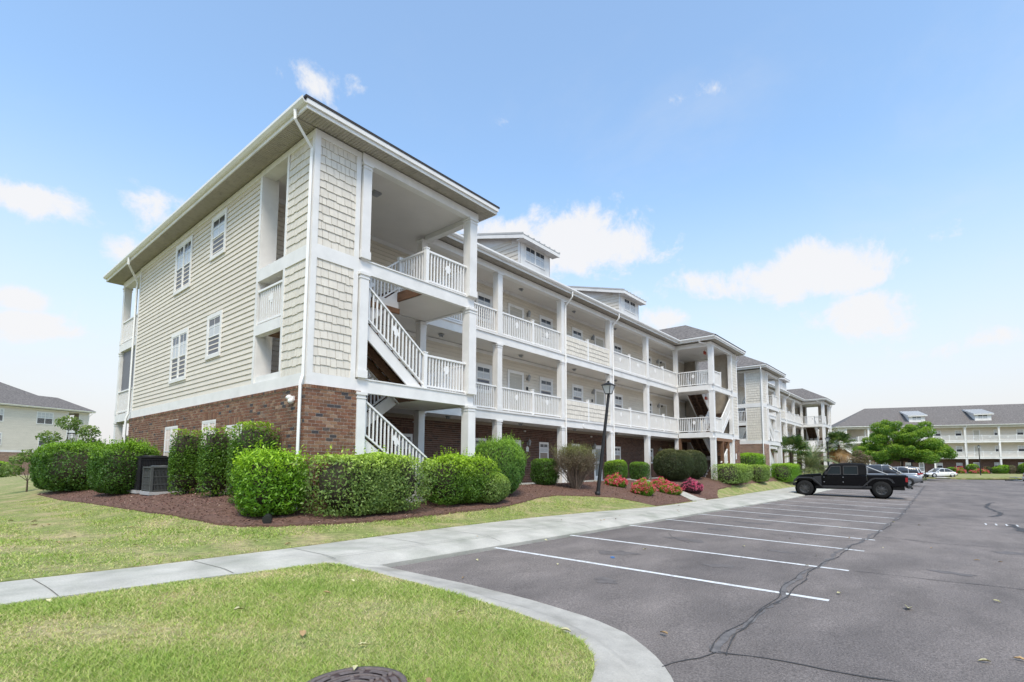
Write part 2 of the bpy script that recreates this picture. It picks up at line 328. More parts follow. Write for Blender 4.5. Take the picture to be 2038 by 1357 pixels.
# ------------------------------------------------------------------ apartment building
T, YC, YG, DW, DE, OV = 5.25, 2.39, 3.70, 13.78, 16.40, .51
ZS = 8.886; PITCHR = .57
FL = (.12, 3.03, 6.07)
def hip(mb, x0, x1, y0, y1, z, mi=0):
    mb.mi = mi; w, d = x1-x0, y1-y0
    if w >= d:
        h = d/2*PITCHR; a = (x0+d/2, (y0+y1)/2, z+h); b = (x1-d/2, (y0+y1)/2, z+h)
        mb.add([(x0, y0, z), (x1, y0, z), (x1, y1, z), (x0, y1, z), a, b], [(0, 1, 5, 4), (1, 2, 5), (2, 3, 4, 5), (3, 0, 4)])
    else:
        h = w/2*PITCHR; a = ((x0+x1)/2, y0+w/2, z+h); b = ((x0+x1)/2, y1-w/2, z+h)
        mb.add([(x0, y0, z), (x1, y0, z), (x1, y1, z), (x0, y1, z), a, b], [(0, 1, 4), (1, 2, 5, 4), (2, 3, 5), (3, 0, 4, 5)])
class Building: pass
_cache = {}
def shared(key, make):
    if key not in _cache: _cache[key] = make()
    return _cache[key]
def bx(name, m, *b):
    mb = MB(); mb.box(*b); return mb.mesh(name, m)
BRICK = {}
def brick_mesh(w):
    w = round(w, 3); return shared(('b', w), lambda: bx('brick', 'brick', 0, w, -.012, .02, 0, .066))
def brick_rows(u0, u1, z0, z1, holes=(), L=.178, H=.0793):
    out = []; r = 0; z = z1-H
    while z > z0-.001:
        x = u0-(L/2 if r % 2 else 0)
        while x < u1-.01:
            a, b = max(x, u0), min(x+L-.013, u1)
            if b-a > .02:
                segs = [(a, b)]
                for h in holes:
                    if z+H > h[2]+.02 and z < h[3]-.02:
                        segs = [q for (p, w) in segs for q in ((p, min(w, h[0])), (max(p, h[1]), w)) if q[1]-q[0] > .02]
                out += [(p, w, z) for p, w in segs]
            x += L
        z -= H; r += 1
    return out
def window(root, name, o, u, n, w, z0, z1, twin=False, detail=True, brick=False, small=False, mirror=None, lowdark=True):
    """double-hung window: trim, sashes, panes"""
    t = .055 if brick else .11
    mb = MB(o, u, n, mirror); d = .03 if brick else .035
    mb.box(0, w, 0, d, z1-t*1.15, z1); mb.box(0, w, 0, d+.01, z0, z0+t)
    mb.box(0, t, 0, d, z0+t, z1-t*1.15); mb.box(w-t, w, 0, d, z0+t, z1-t*1.15)
    if twin: mb.box(w/2-.035, w/2+.035, 0, d, z0+t, z1-t*1.15)
    bays = [(t, w/2-.035), (w/2+.035, w-t)] if twin else [(t, w-t)]
    zt, zb = z1-t*1.15, z0+t; zm = (zt+zb)/2
    if detail:
        fr = mb.obj(name, 'white', root); tgt = fr
        for a, b in bays:
            sb = MB(o, u, n, mirror)
            for lo, hi, dd in ((zb, zm+.02, .006), (zm-.02, zt, .016)):
                sb.box(a, b, .0, dd+.008, lo, lo+.035); sb.box(a, b, .0, dd+.008, hi-.035, hi)
                sb.box(a, a+.03, .0, dd+.008, lo+.035, hi-.035); sb.box(b-.03, b, .0, dd+.008, lo+.035, hi-.035)
            c = (a+b)/2; q = (zm+zt)/2
            sb.box(c-.009, c+.009, .0, .02, zm+.015, zt-.035); sb.box(a+.03, c-.009, .0, .019, q-.009, q+.009); sb.box(c+.009, b-.03, .0, .019, q-.009, q+.009)
            sb.obj('sash', 'vinyl', tgt)
            for lo, hi, mm, dd in ((zb+.035, zm-.015, 'screen' if lowdark else 'glass_blind', .003), (zm+.015, zt-.035, 'glass_blind', .012)):
                pb = MB(o, u, n, mirror); pb.box(a+.03, b-.03, -.004, dd, lo, hi); pb.obj('pane', mm, tgt)
            pb = MB(o, u, n, mirror); pb.box(a+.031, b-.031, .0, .0135, zt-.035-.32*(zt-zm), zt-.036); pb.obj('dark_pane', 'glass_dark', tgt)  # dark glass strip across the top of the upper pane
        return fr
    for a, b in bays:
        c = (a+b)/2
        mb.mi = 0; mb.box(a, b, 0, .022, zm-.03, zm+.03); mb.box(c-.02, c+.02, 0, .02, zm+.03, zt); mb.box(a, c-.02, 0, .02, (zm+zt)/2-.02, (zm+zt)/2+.02); mb.box(c+.02, b, 0, .02, (zm+zt)/2-.02, (zm+zt)/2+.02)
        mb.mi = 1; mb.box(a, b, -.004, .008, zb, zm-.03)
        mb.mi = 2; mb.box(a, b, -.004, .009, zm+.03, zt)
    return mb.obj(name, ['white', 'glass_dark', 'glass_blind'], root)
def door(root, o, u, n, w, z0, h, detail=True, brick=False, storm=False, mirror=None):
    t = .06 if brick else .12
    mb = MB(o, u, n, mirror); z1 = z0+h
    mb.box(0, t, 0, .035, z0, z1-t); mb.box(w-t, w, 0, .035, z0, z1-t); mb.box(0, w, 0, .037, z1-t, z1)
    fr = mb.obj('door_frame', 'white', root)
    lf = MB(o, u, n, mirror); a, b = t, w-t; iw = b-a
    lf.box(a, b, -.004, .006, z0, z1-t)
    if storm:
        lf.mi = 0
        for x0, x1, q0, q1 in ((a, a+.09, z0, z1-t), (b-.09, b, z0, z1-t), (a+.09, b-.09, z0, z0+.22), (a+.09, b-.09, z1-t-.12, z1-t), (a+.09, b-.09, z0+.9, z0+1.0)): lf.box(x0, x1, .006, .022, q0, q1)
        lf.mi = 1; lf.box(a+.09, b-.09, .006, .010, z0+.22, z0+.9); lf.box(a+.09, b-.09, .006, .010, z0+1.0, z1-t-.12)
        dl = lf.obj('door', ['vinyl', 'storm'], fr)
    else:
        for r0, r1 in ((.12, .62), (.72, 1.35), (1.45, 1.82)):
            for c0, c1 in ((.12, .46), (.54, .88)):
                lf.box(a+iw*c0, a+iw*c1, .006, .014, z0+r0, z0+min(r1, h-t-.08))
        dl = lf.obj('door', 'door', fr)
    if detail:
        k = MB(o, u, n, mirror); k.box(b-.09, b-.05, .01, .06, z0+.95, z0+1.0); k.obj('door_handle', 'chrome', fr)
    return fr
def baluster_mesh(): return shared('bal', lambda: bx('baluster', 'vinyl', -.018, .018, -.018, .018, 0, 1))
def rail(B, p0, p1, z0, z1=None, h=.97, post0=False, post1=False, emblem=True, budget=True, low=.10):
    """guard rail from p0 to p1 on a floor at z0 (sloping to z1)"""
    z1 = z0 if z1 is None else z1
    a = Vector((*p0, z0)); b = Vector((*p1, z1)); d = Vector((b.x-a.x, b.y-a.y, 0)); L = d.length; u = d/L; n = Vector((u.y, -u.x, 0))
    mb = MB((0, 0, 0), (1, 0, 0), (0, 1, 0), B.mirror)
    def bar(s0, s1, lo, hi, hw):
        q = []
        for s in (s0, s1):
            c = a.lerp(b, s/L)
            q.append((c, s))
        pts = []
        for zz in (lo, hi):
            for (c, s), sg in ((q[0], -1), (q[1], -1), (q[1], 1), (q[0], 1)): pts.append((c.x+n.x*hw*sg, c.y+n.y*hw*sg, c.z+zz))
        mb.hexa(pts)
    bar(0, L, h-.055, h, .045); bar(0, L, low-.05, low, .03)
    if emblem and L > .9:
        m = L/2; c = (h+low)/2+.08
        for s0, s1, lo, hi in ((m-.10, m+.10, c-.03, c+.08), (m-.045, m+.045, c-.10, c-.03), (m-.065, m+.065, c+.08, c+.13)): bar(s0, s1, lo, hi, .012)
    r = mb.obj('railing', 'vinyl', B.root)
    k = max(2, round(L/.118)); hh = h-.055-low
    for i in range(1, k):
        c = a.lerp(b, i/k)
        if B.detail and budget and B.nbal < (300 if B.mirror is None else 330):
            o = link('baluster', baluster_mesh(), r); x = B.mirror-c.x if B.mirror is not None else c.x
            o.location = (x, c.y, c.z+low); o.scale = (1, 1, hh); B.nbal += 1
        else:
            t = B.rest; t.mirror = B.mirror
            t.box(c.x-.018, c.x+.018, c.y-.018, c.y+.018, c.z+low, c.z+low+hh)
    for f, p in ((post0, a), (post1, b)):
        if f: post(B, p.x, p.y, p.z, 1.06)
    return r
def post(B, x, y, z, h, w=.055):
    mb = MB(mirror=B.mirror); mb.box(x-w, x+w, y-w, y+w, z, z+h); mb.box(x-w-.012, x+w+.012, y-w-.012, y+w+.012, z+h, z+h+.03)
    mb.obj('newel_post', 'vinyl', B.root)
def column(B, x, y, z0, z1, w=.135):
    def mk(nm, boxes):
        def f():
            mb = MB()
            for b in boxes: mb.box(*b)
            return mb.mesh(nm, 'white')
        return f
    xx = B.mirror-x if B.mirror is not None else x
    c = link('column', shared(('col', w, round(z1-z0, 2)), mk('column', [(-w, w, -w, w, 0, z1-z0)])), B.root); c.location = (xx, y, z0)
    k = link('capital', shared(('cap', w), mk('capital', [(-w-.03, w+.03, -w-.03, w+.03, -.07, -.003), (-w-.015, w+.015, -w-.015, w+.015, -.16, -.13)])), c); k.location = (0, 0, z1-z0)
    k = link('column_base', shared(('cb', w), mk('column_base', [(-w-.018, w+.018, -w-.018, w+.018, .003, .20)])), c)
def flight(B, x0, z0, x1, z1, y0, y1, rails=(), skirt=False):
    """a straight stair flight with white stringers, brown treads"""
    n = 8; sl = (z1-z0)/(x1-x0); mb = MB(mirror=B.mirror)
    for y in (y0, y1-.05):
        lo, hi = -.34, .06; mb = MB(mirror=B.mirror)
        mb.hexa([(x0, y, z0+lo), (x1, y, z1+lo), (x1, y+.05, z1+lo), (x0, y+.05, z0+lo), (x0, y, z0+hi), (x1, y, z1+hi), (x1, y+.05, z1+hi), (x0, y+.05, z0+hi)]); st = mb.obj('stair_stringer', 'white', B.root)
    xs = (x1-x0)/n; zs = (z1-z0)/n
    tr = MB(mirror=B.mirror)
    for i in range(n):
        xa, xb = x0+xs*i, x0+xs*(i+1)
        b = (min(xa, xb)-.02, max(xa, xb), y0+.052, y1-.052, z0+zs*(i+1)-.045, z0+zs*(i+1))
        rb = (xa-.012, xa+.012, y0+.053, y1-.053, z0+zs*i-.02, z0+zs*(i+1)-.046)
        if B.detail:
            t = MB(mirror=B.mirror); t.box(*b); t.obj('tread', 'wood_dark' if i % 3 or B.mirror is not None else 'wood', st)
            t = MB(mirror=B.mirror); t.box(*rb); t.obj('riser', 'wood' if i % 3 and B.mirror is None else 'wood_dark', st)
        else: tr.box(*b); tr.box(*rb)
    tr.obj('tread', 'wood_dark', st)
    cb = MB(mirror=B.mirror)
    for y in (y0+.06, (y0+y1)/2-.03, y1-.12):
        cb.hexa([(x0, y, z0-.30), (x1, y, z1-.30), (x1, y+.055, z1-.30), (x0, y+.055, z0-.30), (x0, y, z0-.05), (x1, y, z1-.05), (x1, y+.055, z1-.05), (x0, y+.055, z0-.05)])
    cb.objs('stair_carriage', 'wood' if B.mirror is None and B.detail else 'wood_dark', B.root)
    for y in rails: rail(B, (x0, y), (x1, y), z0+.07, z1+.07, h=.93, emblem=True)
    if skirt:
        s_ = MB(mirror=B.mirror); s_.prism([(x0, z0-.25), (x1, z0-.25), (x1, z1-.341), (x0-.05, z0-.2)], y0+.004, y0+.044); s_.obj('stair_skirt', 'white', B.root)
def shakes(B, o, u, n, w, z0, z1, parent, single):
    z = z1; rows = max(1, round((z1-z0)/.205)); H = (z1-z0)/rows
    mb = MB(o, u, n, B.mirror)
    for r in range(rows):
        x = -random.random()*.1; zb = z1-H*(r+1)
        while x < w:
            ww = random.choice((.11, .15, .19, .22)); a, b = max(0, x), min(w, x+ww-.009); x += ww
            if b-a < .02: continue
            j = random.choice((0, 0, .018))*(r < rows-1)
            pts = [(a, .0, zb-j+.004), (b, .0, zb-j+.004), (b, .030, zb-j+.004), (a, .030, zb-j+.004), (a, .0, zb+H), (b, .0, zb+H), (b, .010, zb+H), (a, .010, zb+H)]
            pts = [pts[i] for i in (3, 2, 1, 0, 7, 6, 5, 4)]
            if single and B.nshake < 300:
                q = MB(o, u, n, B.mirror); q.hexa(pts); q.obj('shingle', 'shingle', parent); B.nshake += 1
            else: mb.hexa(pts)
    stuff(mb.obj('shingles', 'shingle', parent))
def planks(B, o, u, n, w, z0, z1, parent, exp=.1445, cuts=()):
    k = max(1, round((z1-z0)/exp)); H = (z1-z0)/k; rest = MB(o, u, n, B.mirror)
    for i in range(k):
        zb = z0+H*i; segs = [(0, w)]
        for c0, c1, q0, q1 in cuts:
            if zb+H > q0+.01 and zb < q1-.01: segs = [s for a, b in segs for s in ((a, min(b, c0)), (max(a, c1), b)) if s[1]-s[0] > .03]
        for a, b in segs:
            pts = [(a, .026, zb), (b, .026, zb), (b, .0, zb), (a, .0, zb), (a, .003, zb+H), (b, .003, zb+H), (b, .0, zb+H), (a, .0, zb+H)]
            pts = [(p, q, z+(.005 if z == zb else 0)) for p, q, z in pts]
            if B.detail:
                mb = MB(o, u, n, B.mirror); mb.hexa(pts); mb.obj('plank', 'siding', parent)
            else: rest.hexa(pts)
    stuff(rest.obj('planks', 'siding', parent))
def panel(B, name, m, *b, parent=None):
    mb = MB(mirror=B.mirror); mb.box(*b); return mb.obj(name, m, parent or B.root)
def tower(B, left=True):
    """stair tower at one end: shake-clad corner pier, open stair, decks, brick pier"""
    brickm = B.brick
    # corner pier
    zt = 8.86
    w = MB(mirror=B.mirror)
    w.box(0, .12, 0, 1.33, 2.75, zt); w.box(.12, 1.19, 0, .12, 2.75, zt); w.box(1.07, 1.19, .12, 1.2, 2.75, zt); w.box(.12, 1.07, 1.08, 1.2, 2.75, zt)
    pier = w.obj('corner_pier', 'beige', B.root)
    tr = MB(mirror=B.mirror)
    e = .04
    for z0, z1 in ((2.75, 3.03), (5.75, 6.08)):                                  # horizontal band boards
        tr.box(-e, 1.20, -e, 0, z0, z1); tr.box(-e, 0, 0, 2.85, z0, z1)
    tr.box(-e, 1.22, -e, 0, 8.70, zt); tr.box(-e, 0, 0, 2.85, 8.70, zt)
    tr.objs('band_board', 'white', B.root)
    cb = MB(mirror=B.mirror)
    for z0, z1 in ((3.03, 5.75), (6.08, 8.70)):
        cb.box(-e, .10, -e, 0, z0, z1); cb.box(-e, 0, 0, .10, z0, z1); cb.box(1.06, 1.19, -e, 0, z0, z1); cb.box(-e, 0, 1.24, 1.33, z0, z1)
        cb.box(-e, 0, 2.74, 2.86, z0, z1)
    cb.objs('corner_board', 'white', B.root)
    for z0, z1 in ((6.08, 8.70), (3.03, 5.75)):
        shakes(B, (.10, 0, 0), (1, 0, 0), (0, -1, 0), .96, z0, z1, pier, B.detail and left)
        shakes(B, (0, .10, 0), (0, 1, 0), (-1, 0, 0), 1.14, z0, z1, pier, B.detail and left)
    # stair opening in the end wall: jambs, landing edge, sill
    j = MB(mirror=B.mirror)
    j.box(0, .40, 2.735, 2.85, 3.03, zt); j.box(.0, .12, 1.331, 2.734, 4.28, 4.57); j.box(-e-.01, 0, 1.331, 2.734, 4.29, 4.56); j.box(0, .3, 1.331, 2.734, 5.76, 6.07); j.box(0, .3, 1.331, 2.734, 3.0, 3.20)
    j.box(0, .3, 1.331, 2.734, 8.70, 8.859)
    j.objs('opening_frame', 'white', B.root)
    rail(B, (.02, 1.34), (.02, 2.72), 4.56, h=.95, budget=left)
    # brick base
    bb = MB(mirror=B.mirror); bb.box(-.06, 1.31, -.06, .12, -.6, 2.735); bb.box(-.06, .12, .12, 1.4, -.6, 2.735); bb.box(1.19, 1.31, .12, 1.3, -.6, 2.735)
    bw = bb.obj('brick_base', 'mortar', B.root)
    if B.detail:
        fr = brick_rows(0, 1.37, -.55, 2.66)
        mb = MB((-.06, -.06, 0), (1, 0, 0), (0, -1, 0), B.mirror); so = MB((-.06, -.06, 0), (1, 0, 0), (0, -1, 0), B.mirror)
        for a, b, z in fr:
            if left and z > .1 and B.nbrick < 215:
                o = link('brick', brick_mesh(b-a), bw); o.location = (-.06+a, -.06, z); B.nbrick += 1
            else: mb.box(a, b, 0, .011, z, z+.066)
        k = 0
        while k*.0665 < 1.36:
            so.box(k*.0665, k*.0665+.058, 0, .030, 2.665, 2.733); k += 1
        stuff(so.obj('sill_bricks', brickm, bw)); stuff(mb.obj('bricks', brickm, bw))
        mb = MB((1.31, -.06, 0), (0, 1, 0), (1, 0, 0), B.mirror)
        for a, b, z in brick_rows(0, 1.36, -.55, 2.66): mb.box(a, b, 0, .011, z, z+.066)
        stuff(mb.obj('bricks', brickm, bw))
    else:
        mb = MB((-.06, -.06, 0), (1, 0, 0), (0, -1, 0), B.mirror)
        for a, b, z in brick_rows(0, 1.37, -.2, 2.72): mb.box(a, b, 0, .011, z, z+.066)
        stuff(mb.obj('bricks', brickm, bw))
    # decks, front band, beams
    for i, z in enumerate(FL[1:]):
        panel(B, 'deck_fascia', 'white', 1.21, T+.02, -.02, .10, z-.32, z, )
        panel(B, 'deck_ledge', 'white', 1.26, T+.04, -.045, .12, z+.002, z+.035)
        panel(B, 'deck_fascia', 'white', T-.10, T+.015, .101, YC-.16, z-.32, z)
        d = MB(mirror=B.mirror); d.box(3.38, T-.11, .12, YC-.17, z-.30, z-.004); d.obj('stair_deck', 'ceil', B.root)
        d = MB(mirror=B.mirror); d.box(3.32, 3.379, .12, YC-.17, z-.29, z-.01); d.obj('deck_rim_timber', 'wood', B.root)
    for z in (1.60, 4.55):
        panel(B, 'stair_landing', 'wood_dark', .13, 1.44, .13, 2.44, z-.06, z); panel(B, 'landing_rim', 'white', 1.441, 1.47, .13, 2.44, z-.30, z)
        panel(B, 'landing_joist', 'wood', .14, 1.43, .14, 2.40, z-.28, z-.061)
    b = MB(mirror=B.mirror); b.box(1.20, T+.09, -.09, .12, 8.62, 8.86); b.box(T-.12, T+.085, .121, YC-.13, 8.60, 8.86); b.objs('roof_beam', 'white', B.root)
    panel(B, 'porch_ceiling', 'ceil', .13, T-.13, .13, YG-.01, 8.755, 8.80)
    for k, (z0, z1) in enumerate(((-.45, 2.71), (3.066, 5.75), (6.106, 8.62))):
        column(B, 1.345, 0.02, z0, z1, .12); column(B, T-.14, 0.02, z0, z1, .15); column(B, T-.11, YC, z0 if k else .12, z1, .125)
    flight(B, 3.55, .14, 1.47, 1.60, .10, 1.17, rails=(.08,), skirt=True)
    flight(B, 1.47, 1.60, 3.36, 3.03, 1.27, 2.36, rails=(1.30, 2.33))
    flight(B, 3.36, 3.03, 1.47, 4.55, .10, 1.17, rails=(.06, 1.15))
    flight(B, 1.47, 4.55, 3.36, 6.07, 1.27, 2.36, rails=(1.30, 2.33))
    for z in FL[1:]:
        rail(B, (3.46, .04), (T-.29, .04), z+.03, budget=True); post(B, 3.40, .04, z+.035, 1.0)
    z = FL[2]; rail(B, (3.40, .10), (3.40, 1.22), z+.03); post(B, 3.40, 1.28, z, 1.06)
    for z in FL[1:]: rail(B, (T-.10, .18), (T-.10, YC-.15), z+.03, budget=not left)
    # white trim against the gallery side wall of the stair and a siding screen behind
    return pier
def soffit_panels(B, x0, y0, ux, uy, length, zz, w=OV):
    """vinyl soffit pieces laid across the eave"""
    k = max(1, round(length/.305)); L = length/k
    def mk():
        mb = MB()
        mb.box(.004, L-.004, 0, w, 0, .012)
        for q in (.15, .38, .62, .85): mb.box(L*q-.022, L*q+.022, 0.01, w-.01, -.008, 0)
        return mb.mesh('soffit_panel', 'soffit')
    me = shared(('sof', round(L, 3), round(w, 2)), mk)
    a = math.atan2(uy, ux)
    for i in range(k):
        o = link('soffit_panel', me, B.root); o.location = (x0+ux*L*i, y0+uy*L*i, zz); o.rotation_euler = (0, 0, a)
def gutter_run(B, p0, p1, n, z):
    d = Vector((p1[0]-p0[0], p1[1]-p0[1], 0)); L = d.length; u = d/L
    mb = MB((p0[0], p0[1], 0), u, n); pr = [(.0, z), (.07, z), (.12, z+.055), (.12, z+.12), (.108, z+.12), (.10, z+.065), (.06, z+.02), (.012, z+.02), (.012, z+.12), (0, z+.12)]
    m = len(pr); mb.add([(0, a, b) for a, b in pr]+[(L, a, b) for a, b in pr], [(i, (i+1) % m, (i+1) % m+m, i+m) for i in range(m)]+[tuple(range(m-1, -1, -1)), tuple(range(m, 2*m))])
    mb.obj('gutter', 'vinyl', B.root)
def downspout(B, pts, r=.04):
    mb = MB(); mb.tube(pts, r, 4, False); mb.obj('downspout', 'vinyl', B.root)
def dormer(B, x0, x1, detail):
    yd = 3.2; z0 = 9.25+PITCHR*(yd-1.78); z1 = 11.06; yb = 7.5
    ya = yd-.42
    def zz(y): return 11.16+.27*(y-ya)
    mb = MB(); mb.hexa([(x0, yd, z0-.4), (x1, yd, z0-.4), (x1, yb, z0-.4), (x0, yb, z0-.4), (x0, yd, zz(yd)-.02), (x1, yd, zz(yd)-.02), (x1, yb, zz(yb)-.02), (x0, yb, zz(yb)-.02)]); d = mb.obj('dormer', 'white', B.root)
    for o, u, n in (((x0, yd+.1, 0), (0, 1, 0), (-1, 0, 0)), ((x1, yd+.1, 0), (0, 1, 0), (1, 0, 0))):
        for i in range(10 if detail else 0):
            q = MB(o, u, n); za = 9.25+.2*i; a_ = max(0, ya+(za+.2+.16-11.16)/.27-yd-.1)
            if a_ > 3: continue
            q.hexa([(a_, .024, za), (3.2, .024, za), (3.2, 0, za), (a_, 0, za), (a_, .002, za+.195), (3.2, .002, za+.195), (3.2, 0, za+.195), (a_, 0, za+.195)]); q.obj('plank', 'siding', d)
    # shed roof: metal sheet with standing seams, fascia, soffit
    sl = .27; xa, xb = x0-.30, x1+.34; ya = yd-.42
    def zz(y): return 11.16+sl*(y-ya)
    r = MB(); r.hexa([(xa, ya, zz(ya)), (xb, ya, zz(ya)), (xb, yb, zz(yb)), (xa, yb, zz(yb)), (xa, ya, zz(ya)+.035), (xb, ya, zz(ya)+.035), (xb, yb, zz(yb)+.035), (xa, yb, zz(yb)+.035)])
    k = 7
    for i in range(k+1):
        x = xa+.02+(xb-xa-.04)*i/k; r.hexa([(x-.014, ya-.01, zz(ya)+.03), (x+.014, ya-.01, zz(ya)+.03), (x+.014, yb, zz(yb)+.03), (x-.014, yb, zz(yb)+.03), (x-.014, ya-.01, zz(ya)+.085), (x+.014, ya-.01, zz(ya)+.085), (x+.014, yb, zz(yb)+.085), (x-.014, yb, zz(yb)+.085)])
    r.obj('dormer_roof', 'metal_roof', d)
    f = MB()
    f.box(xa+.01, xb-.01, ya+.01, ya+.05, zz(ya)-.17, zz(ya)-.002); f.box(xa+.06, xb-.06, ya+.051, yd-.002, zz(ya)-.165, zz(ya)-.14)
    for x, w in ((xa+.012, .04), (xb-.052, .04)): f.hexa([(x, ya+.051, zz(ya)-.17), (x+w, ya+.051, zz(ya)-.17), (x+w, yb, zz(yb)-.17), (x, yb, zz(yb)-.17), (x, ya+.051, zz(ya)-.003), (x+w, ya+.051, zz(ya)-.003), (x+w, yb, zz(yb)-.003), (x, yb, zz(yb)-.003)])
    f.box(x0-.02, x1+.02, yd-.03, yd-.001, z0-.3, zz(ya)-.166); f.box(x0-.022, x0-.001, yd-.03, yd+.10, z0-.3, z1-.02); f.box(x1+.001, x1+.022, yd-.03, yd+.10, z0-.3, z1-.02)
    f.obj('dormer_fascia', 'white', d)
    c = (x0+x1)/2-.03; w_ = MB((c-.74, yd-.031, 0), (1, 0, 0), (0, -1, 0))
    w_.box(0, 1.48, 0, .02, 10.22, 10.28); w_.box(0, 1.48, 0, .02, 10.92, 10.97); w_.box(0, .06, 0, .02, 10.28, 10.92); w_.box(1.42, 1.48, 0, .02, 10.28, 10.92); w_.box(.69, .79, 0, .02, 10.28, 10.92)
    for a in (.06, .79):
        w_.mi = 0; w_.box(a+.31, a+.325, 0, .016, 10.28, 10.92); w_.box(a, a+.31, 0, .015, 10.59, 10.61); w_.box(a+.325, a+.63, 0, .015, 10.59, 10.61)
        w_.mi = 1; w_.box(a, a+.63, 0, .006, 10.28, 10.74); w_.mi = 2; w_.box(a, a+.63, 0, .006, 10.741, 10.92)
    w_.obj('dormer_window', ['white', 'glass_blind', 'glass_dark'], d)
def apartment(name, label, loc, rz, detail, L, cols, spec, brick='brick', group=None, dormers=(), hidden_back=True, emin=False):
    B = Building(); B.root = thing(name, label, 'building', loc, rz, group); B.detail = detail; B.mirror = None
    B.nbal = B.nshake = B.nbrick = 0; B.rest = MB(); B.brick = brick
    root = B.root
    # body
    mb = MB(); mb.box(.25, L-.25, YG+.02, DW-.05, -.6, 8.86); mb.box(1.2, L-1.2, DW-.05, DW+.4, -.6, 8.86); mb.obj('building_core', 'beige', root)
    for mir in (None, L):
        B.mirror = mir
        tower(B, left=mir is None)
        # end wall
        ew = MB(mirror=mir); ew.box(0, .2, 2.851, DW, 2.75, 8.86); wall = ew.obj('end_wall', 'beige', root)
        planks(B, (0, 2.86, 0), (0, 1, 0), (-1, 0, 0), DW-2.86-.1, 3.03, 8.70, wall)
        tr = MB(mirror=mir); tr.box(-.04, 0, 2.851, DW, 2.75, 3.03); tr.box(-.03, 0, 2.851, DW, 8.70, 8.86); tr.box(-.035, 0, DW-.10, DW, 3.03, 8.70); tr.box(-.035, .1, DW, DW+.03, 2.75, 8.86); tr.objs('end_trim', 'white', root)
        bb = MB(mirror=mir); bb.box(-.06, .2, 1.401, DW+.05, -.6, 2.735); bw = bb.obj('brick_base', 'mortar', root)
        wins = spec.get('end_low', ())
        rows = brick_rows(0, DW+.11, -.3, 2.66, holes=[(a+.06, b+.06, z0, z1+.2) for a, b, z0, z1 in wins])
        q = MB((-.06, -.06, 0), (0, 1, 0), (-1, 0, 0), mir); q.mi = 0
        for a, b, z in rows:
            if detail and mir is None and B.nbrick < 300 and a < .62 and z > .6:
                o = link('brick', brick_mesh(b-a), bw); o.location = (-.06, -.06+b, z); o.rotation_euler = (0, 0, -PI/2); B.nbrick += 1
            else: q.box(a, b, 0, .011, z, z+.066)
        stuff(q.obj('bricks', brick, bw))
        so = MB((-.06, -.06, 0), (0, 1, 0), (-1, 0, 0), mir); k = 0
        while k*.0665 < DW+.1: so.box(k*.0665, k*.0665+.058, 0, .030, 2.665, 2.733); k += 1
        for a, b, z0, z1 in wins:
            k = 0
            while a+.06+k*.0665 < b+.04: so.box(a+.06+k*.0665, a+.06+k*.0665+.058, 0, .014, z1+.006, z1+.196); k += 1
        stuff(so.obj('sill_bricks', brick, bw))
        for a, b, z0, z1 in wins: window(root, 'window', (-.045, a, 0), (0, 1, 0), (-1, 0, 0), b-a, z0, z1, detail=detail and mir is None, brick=True, mirror=mir, twin=b-a > 1)
        for a, b, z0, z1 in spec.get('end_high', ()): window(root, 'window', (-.016, a, 0), (0, 1, 0), (-1, 0, 0), b-a, z0, z1, twin=b-a > 1.3, detail=detail and mir is None, mirror=mir)
        # back balconies
        for z in FL[1:]:
            panel(B, 'balcony_deck', 'white', 0, 2.6, DW+.04, DE, z-.32, z)
            B2 = B.detail; B.detail = False
            rail(B, (.06, DW+.1), (.06, DE-.2), z+.02, emblem=False); rail(B, (.2, DE-.07), (2.5, DE-.07), z+.02, emblem=False); B.detail = B2
        for z0, z1 in ((-.4, 2.71), (3.03, 5.75), (6.07, 8.62)):
            column(B, .13, DE-.13, z0, z1, .125)
        panel(B, 'balcony_screen', 'screen', .10, .115, DW+.05, DE-.3, 4.05, 5.7)
        panel(B, 'roof_beam', 'white', 0, .25, DW+.04, DE, 8.60, 8.86)
        panel(B, 'porch_ceiling', 'ceil', .26, 2.6, DW+.41, DE, 8.755, 8.80)
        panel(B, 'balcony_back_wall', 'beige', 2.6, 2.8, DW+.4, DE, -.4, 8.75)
    B.mirror = None
    # gallery wall
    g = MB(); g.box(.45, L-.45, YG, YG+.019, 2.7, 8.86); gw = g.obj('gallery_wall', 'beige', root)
    for z0, z1 in ((3.03, 5.66), (6.07, 8.66)):
        planks(B, (.45, YG, 0), (1, 0, 0), (0, -1, 0), L-.9, z0, z1, gw)
    cr = MB()
    for z0, z1 in ((5.62, 5.748), (8.62, 8.754)): cr.box(.45, L-.45, YG-.045, YG-.001, z0, z1)
    cr.objs('crown_board', 'white', root)
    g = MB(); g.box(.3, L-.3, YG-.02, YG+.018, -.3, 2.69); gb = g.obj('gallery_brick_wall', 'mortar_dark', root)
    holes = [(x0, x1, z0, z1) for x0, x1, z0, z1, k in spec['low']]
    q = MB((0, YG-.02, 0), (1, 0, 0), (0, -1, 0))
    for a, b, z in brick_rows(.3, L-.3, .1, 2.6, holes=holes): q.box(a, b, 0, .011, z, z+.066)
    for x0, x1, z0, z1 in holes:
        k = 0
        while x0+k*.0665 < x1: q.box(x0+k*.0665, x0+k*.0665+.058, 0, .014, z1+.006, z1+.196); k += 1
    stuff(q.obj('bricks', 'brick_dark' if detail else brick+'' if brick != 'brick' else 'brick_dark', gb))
    for x0, x1, z0, z1, k in spec['low']:
        if k == 'w': window(root, 'window', (x0, YG-.012, 0), (1, 0, 0), (0, -1, 0), x1-x0, z0, z1, detail=detail, brick=True)
        else: door(root, (x0, YG-.018, 0), (1, 0, 0), (0, -1, 0), x1-x0, .12, z1-.12, detail, True, storm=True)
